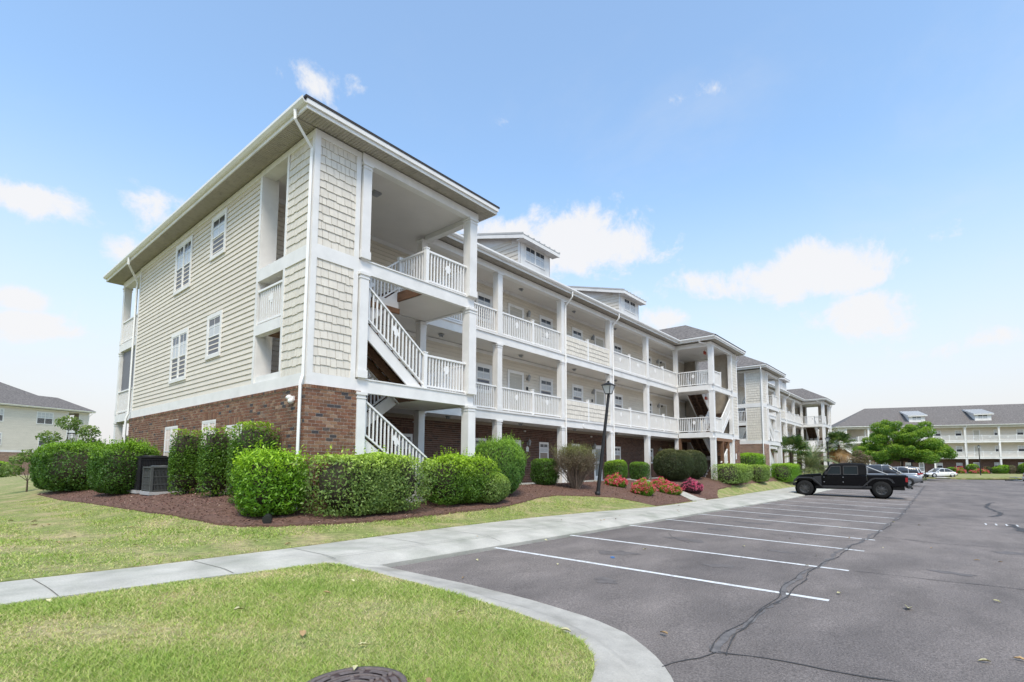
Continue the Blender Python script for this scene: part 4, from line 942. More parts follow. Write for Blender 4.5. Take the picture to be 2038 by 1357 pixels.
def shell(n, a, b, h, e, depth=.22, lump=.07, seed=0, taper=.0):
    """points and normals in the outer layer of a lumpy clipped shrub standing on z=0"""
    d = rng.normal(size=(n, 3)); d /= np.linalg.norm(d, axis=1)[:, None]
    r = (np.abs(d[:, 0]/a)**e+np.abs(d[:, 1]/b)**e+np.abs(d[:, 2]/(h/2))**e)**(-1/e)
    ph = np.random.default_rng(seed).uniform(0, 6, 8); x, y, z = (d*r[:, None]).T
    f = 1+lump*(np.sin(x*3.1+ph[0])*np.sin(y*3.7+ph[1])+.6*np.sin(x*6.3+ph[2]+z*4)*np.sin(z*5.1+y*5+ph[3])+.4*np.sin(x*11+ph[4]+y*9)*np.sin(z*10+ph[5]))
    t = rng.uniform(0, 1, n)**1.6; p = d*(r*f*(1-depth*t))[:, None]
    g = np.stack([np.sign(d[:, 0])*np.abs(d[:, 0]*r/a)**(e-1)/a, np.sign(d[:, 1])*np.abs(d[:, 1]*r/b)**(e-1)/b, np.sign(d[:, 2])*np.abs(d[:, 2]*r/(h/2))**(e-1)/(h/2)], 1); g /= np.linalg.norm(g, axis=1)[:, None]+1e-9
    p[:, 2] += h/2
    if taper: q = 1-taper*(1-np.clip(p[:, 2]/h, 0, 1)); p[:, 0] *= q; p[:, 1] *= q
    return p, g, 1-t
def bush(name, label, cat, loc, a, b, h, m, leaf=.06, cover=2.3, e=3.0, rz=0, tipz=.72, tipw=.9, asp=.45, up=0.0, group=None, lump=.07, taper=.06, stems=6, z0=None, core=.80, mixup=None, flat=.5, sprigs=0):
    x, y = loc[:2]; z = (zM(x, y) if z0 is None else z0)-.02
    t = thing(name, label, cat, (x, y, z), rz, group)
    area = 2*PI*((a*b)**1.6/3+(a*h/2)**1.6/3+(b*h/2)**1.6/3)**(1/1.6)*2
    n = int(cover*area/(leaf*leaf*asp*.5)); n = min(n, 60000)
    P, N, ex = shell(n, a, b, h, e, lump=lump, seed=hash(label) % 1000 if False else int(abs(x*31+y*17)*10) % 1000, taper=taper)
    k = P[:, 2] > .03; P, N, ex = P[k], N[k], ex[k]
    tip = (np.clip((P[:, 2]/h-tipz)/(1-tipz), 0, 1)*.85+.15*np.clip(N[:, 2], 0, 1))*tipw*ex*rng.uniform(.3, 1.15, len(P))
    if sprigs:
        q = rng.choice(len(P), sprigs); q = q[N[q][:, 2] > .1]
        L = rng.uniform(.05, .22, len(q)); reps = []
        for i, l in zip(q, L):
            dd = N[i]*.5+np.array([0, 0, .8])+rng.normal(size=3)*.25
            for j in np.arange(0, l, leaf*.45): reps.append((P[i]+dd*j, N[i]))
        if reps:
            P = np.vstack([P, [r[0] for r in reps]]); N = np.vstack([N, [r[1] for r in reps]]); tip = np.concatenate([tip, rng.uniform(.3, 1, len(reps))*tipw])
    link('foliage', leafmesh('foliage', P, N, leaf, m, tip, asp, up, flat=flat), t)
    mb = MB(); rr = random.Random(int(x*100))
    for i in range(stems):
        an = rr.uniform(0, 6.3); q = rr.uniform(.3, .85); mb.tube([(rr.uniform(-.2, .2)*a, rr.uniform(-.2, .2)*b, -.03), (math.cos(an)*a*q*.5, math.sin(an)*b*q*.5, h*.3), (math.cos(an)*a*q*.8, math.sin(an)*b*q*.8, h*.75)], [.022, .014, .006], 5)
    if core:
        Vs = []; nu, nv = 14, 9
        for i in range(nv+1):
            th_ = PI*i/nv
            for j in range(nu):
                p_ = 2*PI*j/nu; d = (math.sin(th_)*math.cos(p_), math.sin(th_)*math.sin(p_), math.cos(th_))
                r = (abs(d[0]/a)**e+abs(d[1]/b)**e+abs(d[2]/(h/2))**e)**(-1/e); r = max(r*.35, min(r*core, r-leaf*2.4))*rr.uniform(.9, 1.05)
                q = 1-taper*(1-(d[2]*r+h/2)/h); Vs.append((d[0]*r*q, d[1]*r*q, d[2]*r+h/2))
        mb.add(Vs, [(i*nu+j, i*nu+(j+1) % nu, (i+1)*nu+(j+1) % nu, (i+1)*nu+j) for i in range(nv) for j in range(nu)], True)
    mb.obj('branches', 'stems_dark_core', t)  # real stems joined with an added solid core that blocks light between leaves
    return t
H = 'hedges clipped along the building'
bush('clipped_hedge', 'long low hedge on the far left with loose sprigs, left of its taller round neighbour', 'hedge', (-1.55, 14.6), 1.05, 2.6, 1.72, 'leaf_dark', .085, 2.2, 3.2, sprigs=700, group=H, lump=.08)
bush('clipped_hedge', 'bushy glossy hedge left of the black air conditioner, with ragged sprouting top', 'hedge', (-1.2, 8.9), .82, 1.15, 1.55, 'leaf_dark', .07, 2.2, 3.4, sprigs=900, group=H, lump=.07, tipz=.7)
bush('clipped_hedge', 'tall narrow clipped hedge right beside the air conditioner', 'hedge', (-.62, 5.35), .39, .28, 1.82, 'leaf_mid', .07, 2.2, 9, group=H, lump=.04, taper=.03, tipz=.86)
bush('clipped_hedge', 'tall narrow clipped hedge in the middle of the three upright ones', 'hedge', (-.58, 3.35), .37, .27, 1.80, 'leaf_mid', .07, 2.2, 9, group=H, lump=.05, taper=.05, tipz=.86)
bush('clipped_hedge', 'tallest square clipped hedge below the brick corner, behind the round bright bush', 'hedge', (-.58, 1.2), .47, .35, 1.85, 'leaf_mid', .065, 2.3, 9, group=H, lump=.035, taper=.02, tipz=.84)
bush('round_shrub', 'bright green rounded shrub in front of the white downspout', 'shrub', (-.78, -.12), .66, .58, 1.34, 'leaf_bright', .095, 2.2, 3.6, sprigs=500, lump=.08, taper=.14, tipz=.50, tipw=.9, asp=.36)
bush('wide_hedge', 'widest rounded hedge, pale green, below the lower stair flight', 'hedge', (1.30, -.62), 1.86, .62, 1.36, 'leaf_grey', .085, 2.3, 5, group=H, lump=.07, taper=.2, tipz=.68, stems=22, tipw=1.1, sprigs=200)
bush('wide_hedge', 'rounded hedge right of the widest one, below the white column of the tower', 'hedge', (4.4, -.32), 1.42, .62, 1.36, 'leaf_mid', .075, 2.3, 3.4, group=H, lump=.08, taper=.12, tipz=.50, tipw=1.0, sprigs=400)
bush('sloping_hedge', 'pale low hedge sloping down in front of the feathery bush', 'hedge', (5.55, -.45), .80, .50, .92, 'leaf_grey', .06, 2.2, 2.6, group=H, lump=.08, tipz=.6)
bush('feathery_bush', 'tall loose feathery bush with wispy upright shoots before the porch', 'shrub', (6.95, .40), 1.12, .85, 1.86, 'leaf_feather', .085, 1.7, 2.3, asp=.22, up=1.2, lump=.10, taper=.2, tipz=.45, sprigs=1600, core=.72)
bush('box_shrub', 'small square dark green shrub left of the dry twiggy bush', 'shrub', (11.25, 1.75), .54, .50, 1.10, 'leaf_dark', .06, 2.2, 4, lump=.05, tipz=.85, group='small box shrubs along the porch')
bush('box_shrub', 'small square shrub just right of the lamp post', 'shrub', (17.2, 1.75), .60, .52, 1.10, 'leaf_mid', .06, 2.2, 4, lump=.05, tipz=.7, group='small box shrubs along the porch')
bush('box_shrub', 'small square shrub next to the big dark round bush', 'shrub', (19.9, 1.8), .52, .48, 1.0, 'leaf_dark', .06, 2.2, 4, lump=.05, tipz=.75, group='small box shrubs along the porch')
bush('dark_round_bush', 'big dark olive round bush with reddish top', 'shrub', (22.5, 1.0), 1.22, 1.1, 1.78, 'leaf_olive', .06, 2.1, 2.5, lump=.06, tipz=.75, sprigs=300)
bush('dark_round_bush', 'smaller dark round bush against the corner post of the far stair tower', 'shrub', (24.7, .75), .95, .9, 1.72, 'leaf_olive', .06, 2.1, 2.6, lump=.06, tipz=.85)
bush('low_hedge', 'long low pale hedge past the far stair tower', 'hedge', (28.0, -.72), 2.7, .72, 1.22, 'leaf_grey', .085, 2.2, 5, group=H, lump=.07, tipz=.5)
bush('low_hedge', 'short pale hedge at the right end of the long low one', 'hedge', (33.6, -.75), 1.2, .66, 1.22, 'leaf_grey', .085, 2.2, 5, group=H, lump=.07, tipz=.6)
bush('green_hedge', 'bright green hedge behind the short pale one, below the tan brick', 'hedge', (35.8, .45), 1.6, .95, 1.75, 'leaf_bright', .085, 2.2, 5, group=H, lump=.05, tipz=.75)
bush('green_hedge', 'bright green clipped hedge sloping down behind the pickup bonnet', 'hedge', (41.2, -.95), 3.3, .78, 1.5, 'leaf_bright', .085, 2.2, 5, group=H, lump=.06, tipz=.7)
bush('small_shrub', 'little dark shrub against the tan brick end wall', 'shrub', (33.6, 1.3), .5, .5, 1.35, 'leaf_dark', .08, 2, 3)
# dry twiggy shrub: stems fan up from one foot
tw = thing('twiggy_shrub', 'dry greyish shrub with bare fanned stems, left of the lamp post', 'shrub', (11.9, .65, zM(11.9, .65)-.02))
mb = MB(); rr = random.Random(4); ends = []
for i in range(230):
    a = rr.uniform(0, 2*PI); k = rr.uniform(.1, 1); ex, ey, ez = math.cos(a)*1.08*k, math.sin(a)*.9*k, 1.40+.35*rr.random()-.75*k*k*rr.random()
    ez = min(ez, 1.70); mid = (ex*.55+rr.uniform(-.05, .05), ey*.42+rr.uniform(-.05, .05), ez*.5)
    mb.tube([(math.cos(a)*.13*k, math.sin(a)*.13*k, -.03), mid, (ex, ey, ez)], [.011, .007, .003], 4, False)
    for j in range(8):
        t = rr.uniform(.3, .98); c = Vector(mid).lerp(Vector((ex, ey, ez)), t); d = Vector((rr.uniform(-1, 1), rr.uniform(-1, 1), rr.uniform(.0, 1.2))).normalized()*rr.uniform(.12, .34); mb.tube([c, c+d], [.004, .002], 3, False); ends.append(tuple(c+d)); ends.append(tuple(c+d*.6))
stuff(mb.obj('stems', 'twig', tw))
E_ = np.array(ends); E_ = np.repeat(E_, 9, 0)+rng.normal(size=(len(E_)*9, 3))*.06
link('leaves', leafmesh('leaves', E_, np.tile([0, 0, 1.], (len(E_), 1)), .045, 'leaf_dead', np.clip((E_[:, 2]-1.25)/.4, 0, 1), .45, flat=.2), tw)['kind'] = 'stuff'
def azalea(label, x, y, a, b, h, fl='flower', lf='leaf_bright', z0=None, leaf=.06, pn=900):
    """several uneven leafy mounds from one foot, covered in blossom clusters"""
    z = (zM(x, y) if z0 is None else z0)-.02; rq = random.Random(int(x*91))
    t = thing('azalea_bush', label, 'flowering shrub', (x, y, z), 0, 'red azaleas in the mulch bed' if z0 is None else 'azaleas by the distant building')
    LP, LN, FP, FN = [], [], [], []; mb = MB(); k_ = 7
    for i in range(k_):
        an = 2*PI*i/k_+rq.uniform(-.4, .4); q = rq.uniform(.35, .72) if i else .05; ox, oy = math.cos(an)*a*q, math.sin(an)*b*q; hh = h*(rq.uniform(.55, .95) if i else 1)*(1-.25*q)
        ra, rb = a*rq.uniform(.36, .55), b*rq.uniform(.36, .55)
        P, N, _ = shell(int(1.9*(ra+rb)*PI*hh/(leaf*leaf*.24)), ra, rb, hh, 2.2, lump=.2, seed=i); off = np.array([ox, oy, 0]); LP.append(P+off); LN.append(N)
        C_, N_, _ = shell(int(pn*.075), ra*1.05, rb*1.05, hh*1.05, 2.2, depth=.10, lump=.2, seed=i); kk = C_[:, 2] > hh*.30; FP.append(C_[kk]+off); FN.append(N_[kk])
        mb.tube([(0, 0, -.03), (ox*.5, oy*.5, hh*.3), (ox, oy, hh*.7)], [.018, .012, .005], 5)
    mb.obj('branches', 'bark', t)
    LP, LN, FP, FN = map(np.vstack, (LP, LN, FP, FN))
    link('foliage', leafmesh('foliage', LP, LN, leaf, lf, rng.uniform(0, .8, len(LP))*np.clip(LP[:, 2]/h, 0, 1), flat=.4), t)
    P = np.repeat(FP, 12, 0)+rng.normal(size=(len(FP)*12, 3))*leaf*.5
    link('blossoms', leafmesh('blossoms', P, np.repeat(FN, 12, 0), leaf*.85, fl, rng.uniform(0, 1, len(P))**2, .8, flat=.35), t)['kind'] = 'stuff'
azalea('coral red azalea right behind the lamp post foot', 15.3, .65, .48, .46, .62)
azalea('largest coral azalea at the front of the mulch, left of the others', 15.0, -.85, .62, .55, .74)
azalea('coral azalea set back between the largest one and the pinkish pair', 18.3, -.2, .52, .5, .60)
azalea('low spreading coral azalea nearest the curved concrete ramp', 17.55, -1.05, .66, .5, .52)
azalea('pink azalea over dark purple leaves, rightmost in the mulch', 19.9, -1.1, .66, .55, .72, 'flower_pink', 'leaf_purple')
# mulch chips
n = 60000; P = np.stack([rng.uniform(-2.6, 24, n), rng.uniform(-2.7, 15.2, n)], 1)
dist = np.hypot(P[:, 0]-EYE.x, P[:, 1]-EYE.y); k = inside(P, MBED) & (rng.uniform(0, 1, n) < np.clip(14/dist, .2, 1)); P = P[k]
Z = np.array([zM(x, y) for x, y in P])+.012; PP = np.column_stack([P, Z])
link('mulch_chips', leafmesh('mulch_chips', PP, np.tile([0, 0, 1.], (len(PP), 1)), .06, 'chip', None, .4, flat=.75))['kind'] = 'stuff'
# grass blades
def grass(name, poly, zf, n, box, fall, hh=.03):
    P = np.stack([rng.uniform(box[0], box[1], n), rng.uniform(box[2], box[3], n)], 1)
    d = np.hypot(P[:, 0]-EYE.x, P[:, 1]-EYE.y); k = inside(P, poly) & (rng.uniform(0, 1, n) < np.clip((fall/d)**1.3, 0, 1))
    if poly is LAWN: k &= ~inside(P, MBED)
    else: k &= np.hypot(P[:, 0]+3.82, P[:, 1]+8.17) > .335
    bare = np.sin(P[:, 0]*1.9+1)*np.sin(P[:, 1]*2.3+2)+.6*np.sin(P[:, 0]*4.7+P[:, 1]*3.1)+.35*np.sin(P[:, 0]*9-P[:, 1]*8)
    tuft = np.sin(P[:, 0]*71+2*np.sin(P[:, 1]*23))*np.sin(P[:, 1]*67+2*np.sin(P[:, 0]*19)); k &= rng.uniform(-1.7, 1.2, n) < bare*.8+.6+tuft*.8
    P = P[k]; d = d[k]; bare = bare[k]; m = len(P)
    Z = np.array([zf(x, y) for x, y in P])
    h = rng.uniform(.35, 1.2, m)*hh*(1+.25*bare); w = np.clip(.0017*d, .006, .022); a = rng.uniform(0, 2*PI, m); ln = rng.uniform(.5, 2.0, m)*h; b = rng.uniform(0, 2*PI, m)
    v = np.zeros((m, 3, 3)); v[:, 0] = np.column_stack([P[:, 0]-np.cos(a)*w/2, P[:, 1]-np.sin(a)*w/2, Z-.004]); v[:, 1] = np.column_stack([P[:, 0]+np.cos(a)*w/2, P[:, 1]+np.sin(a)*w/2, Z-.004])
    v[:, 2] = np.column_stack([P[:, 0]+np.cos(b)*ln, P[:, 1]+np.sin(b)*ln, Z+h])
    me = bpy.data.meshes.new(name); me.vertices.add(3*m); me.vertices.foreach_set('co', v.ravel()); me.loops.add(3*m); me.loops.foreach_set('vertex_index', np.arange(3*m)); me.polygons.add(m); me.polygons.foreach_set('loop_start', np.arange(m)*3); me.polygons.foreach_set('loop_total', np.full(m, 3)); me.update(calc_edges=True)
    at = me.attributes.new('tip', 'FLOAT', 'FACE'); at.data.foreach_set('value', np.clip(rng.uniform(-.5, .9, m)-bare*.25, 0, 1)); me.materials.append(M['grass'])
    o = link(name, me); o['kind'] = 'stuff'; return o
grass('island_grass', ISL, zI, 560000, (-9, -1.7, -9.9, -4.0), 4.2)
grass('lawn_grass', LAWN, zlawn, 900000, (-14, 17, -2.8, 13), 7.5)

# ------------------------------------------------------------------ lamps, signs, service units
def lamp_post(label, x, y, z, h, lean=(0, 0), sc=1.0, group='black lantern lamp posts'):
    t = thing('lamp_post', label, 'lamp post', (x, y, z), 0, group)
    hx, hy = lean; top = Vector((hx, hy, h-.52*sc))
    m = MB(); m.lathe((0, 0, 0), [(.0, -.05), (.095*sc, -.05), (.095*sc, .10), (.07*sc, .14), (.0, .14)], 12); m.tube([(0, 0, 0), tuple(top*.5), tuple(top)], [.068*sc, .060*sc, .050*sc], 12); m.obj('post', 'black', t)
    c = top; m = MB((c.x, c.y, c.z))
    m.lathe((0, 0, 0), [(.05*sc, -.06), (.06*sc, -.03), (.04*sc, .02), (.085*sc, .05), (.0, .05)], 12)
    b, tp, zb, zt = .085*sc, .17*sc, .05*sc, .36*sc
    for i in range(4):
        a0 = PI/4+i*PI/2; a1 = a0+PI/2; r2_ = 2**.5
        p0 = (math.cos(a0)*b*r2_, math.sin(a0)*b*r2_, zb); p1 = (math.cos(a0)*tp*r2_, math.sin(a0)*tp*r2_, zt); q1 = (math.cos(a1)*tp*r2_, math.sin(a1)*tp*r2_, zt); q0 = (math.cos(a1)*b*r2_, math.sin(a1)*b*r2_, zb)
        m.tube([p0, p1], .013*sc, 4, False); m.tube([p1, q1], .015*sc, 4, False); m.tube([p0, q0], .013*sc, 4, False)
    m.add([(-.21*sc, -.21*sc, zt), (.21*sc, -.21*sc, zt), (.21*sc, .21*sc, zt), (-.21*sc, .21*sc, zt), (-.05*sc, -.05*sc, zt+.10*sc), (.05*sc, -.05*sc, zt+.10*sc), (.05*sc, .05*sc, zt+.10*sc), (-.05*sc, .05*sc, zt+.10*sc)], [(3, 2, 1, 0), (4, 5, 6, 7), (0, 1, 5, 4), (1, 2, 6, 5), (2, 3, 7, 6), (3, 0, 4, 7)])
    m.box(-.03*sc, .03*sc, -.03*sc, .03*sc, zt+.10*sc, zt+.16*sc); m.obj('lantern_frame', 'black', t)
    for i in range(4):
        a0 = PI/4+i*PI/2; a1 = a0+PI/2; r2_ = 2**.5*.96; g = MB((c.x, c.y, c.z))
        g.add([(math.cos(a0)*b*r2_, math.sin(a0)*b*r2_, zb+.012), (math.cos(a1)*b*r2_, math.sin(a1)*b*r2_, zb+.012), (math.cos(a1)*tp*r2_, math.sin(a1)*tp*r2_, zt-.012), (math.cos(a0)*tp*r2_, math.sin(a0)*tp*r2_, zt-.012)], [(0, 1, 2, 3)]); g.obj('lantern_pane', 'frost', t)
    return t
M['frost'] = mat('frosted_lamp_glass', (.62, .62, .60), .25, .1, 6, spec=.5)
lamp_post('leaning black lantern lamp post in the mulch bed in front of the near building', 11.73, -.50, zM(11.73, -.5), 4.56, (.30, -.37), 1.12)
lamp_post('black lantern lamp post beside the second building, left of the palm with brown skirt', 54.74, -2.1, -.72, 4.65, (0, 0), 1.1)
lamp_post('black lantern lamp post on the far lawn before the distant building', 103.6, -16.1, -.62, 4.9, (0, 0), 1.1)
t = thing('street_sign', 'thin black post with small green street sign at the parking lot end', 'sign', (90.6, -9.3, zA(90, -9.3)+.1))
m = MB(); m.tube([(0, 0, 0), (0, 0, 4.3)], .06, 8); m.lathe((0, 0, 0), [(.1, 0), (.1, .25), (.06, .3)], 8); m.tube([(0, 0, 4.1), (.2, -.3, 4.5), (.35, -.5, 4.45), (.5, -.7, 4.1)], .03, 5); m.obj('post', 'black', t)
m = MB((.05, -.08, 0), (.35, -.94, 0), (-.94, -.35, 0)); m.box(0, .95, 0, .03, 3.35, 3.62); m.obj('sign_blade', 'green_sign', t)
t = thing('notice_board', 'square black sign panel on a post under the round tree', 'sign', (86.5, -7.9, zA(90, -7.9)+.1))
m = MB(); m.tube([(0, 0, 0), (0, 0, 2.4)], .09, 6); m.obj('post', 'black', t)
m = MB((-.2, .5, 0), (.35, -.94, 0), (-.94, -.35, 0)); m.box(0, 1.05, 0, .1, 2.3, 3.35); m.obj('sign_panel', 'black', t)
def ac(label, x, y, w, h, colr):
    z = zM(x, y)+.0
    t = thing('air_conditioner', label, 'air conditioner', (x, y, z), 0)
    m = MB(); m.box(-w/2-.06, w/2+.06, -w/2-.06, w/2+.06, -.03, .06); m.obj('pad', 'slab', t)
    m = MB(); m.box(-w/2+.02, w/2-.02, -w/2+.02, w/2-.02, .065, h-.05); m.obj('coil', 'black', t)
    m = MB()
    for i in range(4):
        sx, sy = (-1, 1, 1, -1)[i], (-1, -1, 1, 1)[i]; m.box(sx*w/2-.03, sx*w/2+.03, sy*w/2-.03, sy*w/2+.03, .066, h-.05)
    m.objs('corner_post', colr, t)
    m = MB(); m.box(-w/2-.03, w/2+.03, -w/2-.03, w/2+.03, h-.049, h); m.lathe((0, 0, h), [(w*.42, 0), (w*.42, .02), (w*.36, .03), (w*.1, .03), (0, .04)], 20); m.obj('top_cover', colr, t)
    k = 0
    for face in range(4):
        u = ((1, 0, 0), (0, 1, 0), (-1, 0, 0), (0, -1, 0))[face]; n_ = ((0, -1, 0), (1, 0, 0), (0, 1, 0), (-1, 0, 0))[face]
        m = MB(Vector(n_)*(w/2-.019), u, n_); q = 20
        for i in range(q):
            a = -w/2+.05+(w-.1)*i/(q-1); m.box(a-.006, a+.006, 0, .02, .10, h-.09)
        for zz in (.1, h*.35, h*.62, h-.1): m.box(-w/2+.03, w/2-.03, .02, .028, zz-.012, zz+.012)
        m.obj('louvre_panel', colr, t)
    return t
ac('grey louvred air conditioner in front of the taller black one by the brick wall', -.78, 6.75, .74, .78, 'ac_grey')
ac('taller black air conditioner behind the grey one, against the brick wall', -.72, 8.05, .86, 1.08, 'black')
M_ = None
# drain elbow at the mulch edge
t = thing('drain_pipe', 'black corrugated drain elbow poking from under the bright round shrub', 'pipe', (-1.02, -.62, zM(-1.02, -.62)))
m = MB(); P_ = [(.2, .45, .06), (.1, .18, .07), (.02, .02, .09), (-.05, -.10, .06)]
m.tube(P_, .07, 14); m.obj('pipe', 'plastic', t)
m = MB(); m.tube([(-.045, -.09, .063), (-.075, -.145, .05)], [.085, .085], 14); m.obj('pipe_collar', 'plastic', t)
# manhole cover
mx, my = -3.82, -8.17; mz = zI(mx, my)+.012
t = thing('manhole_cover', 'rusty round iron cover with raised ring pattern in the grass', 'manhole cover', (mx, my, mz))
m = MB(); m.lathe((0, 0, 0), [(0, 0), (.335, 0), (.34, -.05)], 48); m.obj('cover', 'rust', t)
m = MB()
for r0, r1 in ((.30, .335), (.20, .215), (.10, .115)): m.lathe((0, 0, 0), [(r0, .0), (r0, .012), (r1, .012), (r1, 0)], 48)
for ring, k in ((.258, 8), (.158, 6)):
    for i in range(k):
        a0 = 2*PI*i/k
        for s0, s1 in ((.04, .72),):
            A0 = a0+s0*2*PI/k; A1 = a0+s1*2*PI/k; V = []; nn = 8
            for j in range(nn+1):
                a = A0+(A1-A0)*j/nn
                for r in (ring-.022, ring+.022): V += [(r*math.cos(a), r*math.sin(a), .010)]
            m.add(V, [(2*j, 2*j+1, 2*j+3, 2*j+2) for j in range(nn)])
        for q in (-.022, .022): m.lathe(((ring+q)*math.cos(a0), (ring+q)*math.sin(a0), 0), [(.016, .0), (.014, .016), (0, .017)], 8)
m.obj('raised_pattern', 'iron', t)
# fallen leaves
def dry_leaf(x, y, z, s, m='dryleaf', label=None, group=None, cat='leaf'):
    mb = MB(); n_ = 7; V = []
    for i in range(n_):
        t_ = i/(n_-1); w = .42*math.sin(PI*t_**.8)*s*.5+.001; c = .18*s*math.sin(t_*PI)*random.uniform(.5, 1.2)
        V += [(s*(t_-.5), -w, .012+c*.9), (s*(t_-.5), 0, .006+c*.35), (s*(t_-.5), w, .012+c)]
    mb.add(V, [(3*i+j, 3*i+j+1, 3*i+j+4, 3*i+j+3) for i in range(n_-1) for j in range(2)], True)
    o = mb.obj('fallen_leaf', m); o.location = (x, y, z); o.rotation_euler = (random.uniform(-.3, .3), random.uniform(-.2, .2), random.uniform(0, 6.3)); return tag(o, label, cat, group)
M['paleleaf'] = mat('pale_leaf', (.50, .46, .26), .8, .2, 12, rnd=.3)
dry_leaf(-3.55, -7.0, zI(-3.55, -7.0)+.015, .125, 'dryleaf', 'large curled brown leaf in the island grass behind the manhole cover')
dry_leaf(-1.03, -9.0, zA(-1.03, -9.0)+.02, .10, 'dryleaf', 'orange brown leaf lying on the bend of the kerb')
dry_leaf(1.9, -10.75, zA(1.9, -10.75)+.01, .17, 'paleleaf', 'pale curled leaf alone on the asphalt beyond the first bay')
for i in range(46):
    while True:
        p = (random.uniform(-8, -1.8), random.uniform(-9.2, -4.2))
        if inside([p], ISL)[0]: break
    dry_leaf(*p, zI(*p)+.02, random.uniform(.05, .10), random.choice(('dryleaf', 'paleleaf', 'paleleaf')), 'small dry leaf scattered in the island grass', 'small dry leaves in the island grass')
for i in range(70):
    while True:
        p = (random.uniform(-9, 12), random.uniform(-2.6, 6))
        if inside([p], LAWN)[0] and not inside([p], MBED)[0]: break
    dry_leaf(*p, zlawn(*p)+.02, random.uniform(.06, .12), random.choice(('dryleaf', 'dryleaf', 'paleleaf')), 'small dry leaf scattered on the lawn before the building', 'small dry leaves on the lawn')
for i in range(26):
    p = (random.uniform(-1, 16), random.uniform(-12, -4.6)); 
    if p[0] < 0 and p[1] < -8: continue
    dry_leaf(*p, zA(*p)+.008, random.uniform(.05, .10), random.choice(('dryleaf', 'paleleaf')), 'small dry leaf lying on the parking lot', 'small dry leaves on the parking lot')
for i in range(9):
    p = (random.uniform(-1, 16), random.uniform(-4.2, -2.9)); dry_leaf(*p, zW(*p)+.008, random.uniform(.05, .10), 'dryleaf', 'small dry leaf lying on the concrete walk', 'small dry leaves on the walk')
m = MB(); V = []
o = MB(); o.box(-.05, .05, -.03, .03, 0, .012); w = o.obj('litter_scrap', 'blue_scrap'); w.location = (2.2, -6.6, zA(2.2, -6.6)+.004); w.rotation_euler = (0, 0, .7); tag(w, 'tiny blue scrap of litter in the nearest parking bay', 'litter')

# ------------------------------------------------------------------ palms and trees
def windmill_palm(label, x, y, z, trunk, r, nf, skirt=0, group='fan palms'):
    t = thing('fan_palm', label, 'palm tree', (x, y, z), 0, group); rr = random.Random(int(x*7))
    m = MB(); m.tube([(0, 0, -.1), (.03, .02, trunk*.5), (.0, .0, trunk)], [.14, .12, .13], 9); m.obj('trunk', 'bark', t)
    for part, cnt, mm, lo, hi in (('crown', nf, 'leaf_palm', -.35, 1.25), ('dead_fronds', skirt, 'leaf_brown', -1.35, -.75)):
        if not cnt: continue
        m = MB(); tips = []
        for i in range(cnt):
            a = rr.uniform(0, 2*PI); e = rr.uniform(lo, hi); L = r*rr.uniform(.5, .68)
            d = Vector((math.cos(a)*math.cos(e), math.sin(a)*math.cos(e), math.sin(e))); c = Vector((0, 0, trunk))+d*L; 
            m.tube([(0, 0, trunk-.1), tuple(Vector((0, 0, trunk))+d*L*.5), tuple(c)], .012, 3, False)
            side = d.cross(Vector((0, 0, 1))).normalized(); upv = side.cross(d)
            for j in range(22):
                th_ = (j-10.5)/21*4.4; fl = r*.62*rr.uniform(.85, 1.05)*(1-.12*abs(th_)/2.2)
                q = (d*math.cos(th_)+side*math.sin(th_)); tip = c+q*fl+Vector((0, 0, -1))*fl*rr.uniform(.12, .34)+upv*.03; mid = c+q*fl*.55+upv*.05
                w = q.cross(upv).normalized()*.048
                m.add([tuple(c), tuple(mid-w), tuple(tip), tuple(mid+w)], [(0, 1, 2, 3)])
        o = m.obj(part, mm, t); at = o.data.attributes.new('tip', 'FLOAT', 'FACE'); at.data.foreach_set('value', [rr.random()**2*.9 for _ in o.data.polygons]); o['kind'] = 'stuff'
    return t
def feather_palm(label, x, y, z, trunk, r, nf):
    t = thing('feather_palm', label, 'palm tree', (x, y, z)); rr = random.Random(5)
    m = MB(); m.tube([(0, 0, -.1), (0, 0, trunk)], [.24, .2], 10); m.obj('trunk', 'bark', t); m = MB()
    for i in range(nf):
        a = rr.uniform(0, 2*PI); e = rr.uniform(.1, 1.45); L = r*rr.uniform(1.1, 1.45); c = Vector((0, 0, trunk)); d = Vector((math.cos(a)*math.cos(e), math.sin(a)*math.cos(e), math.sin(e))); pts = []
        side = Vector((-math.sin(a), math.cos(a), 0)); k = 16
        for j in range(k+1): pts.append(c.copy()); c += d*L/k; d = (d+Vector((0, 0, -.135))).normalized()
        m.tube([tuple(p) for p in pts], [.016*(1-.8*j/k) for j in range(k+1)], 3, False)
        for j in range(3, k+1):
            for f in (0, .5):
                if j == k and f: continue
                p = pts[j].lerp(pts[min(j+1, k)], f); dd = (pts[min(j+1, k)]-pts[j-1]).normalized(); l = .42*r/2*(1.2-.6*j/k)
                for sg in (-1, 1):
                    q = (dd*.55+side*sg*.8+Vector((0, 0, .32))).normalized(); tip = p+q*l+Vector((0, 0, -.15))*l; mid = p+q*l*.5+Vector((0, 0, .02)); w = dd*.034
                    m.add([tuple(p), tuple(mid-w), tuple(tip), tuple(mid+w)], [(0, 1, 2, 3)])
    o = m.obj('crown', 'leaf_pindo', t); at = o.data.attributes.new('tip', 'FLOAT', 'FACE'); at.data.foreach_set('value', [rr.random()**2 for _ in o.data.polygons]); o['kind'] = 'stuff'; return t
M['leaf_pindo'] = leafmat('grey_green_frond', (.08, .13, .045), (.18, .25, .09), (.36, .36, .16))
windmill_palm('fan palm with dark green crown behind the clipped hedges, left of the feathery palm', 46.6, -.3, -.6, 2.75, 1.75, 34)
feather_palm('arching grey green feather palm in front of the second building', 50.2, -1.3, -.7, 1.1, 2.4, 60)
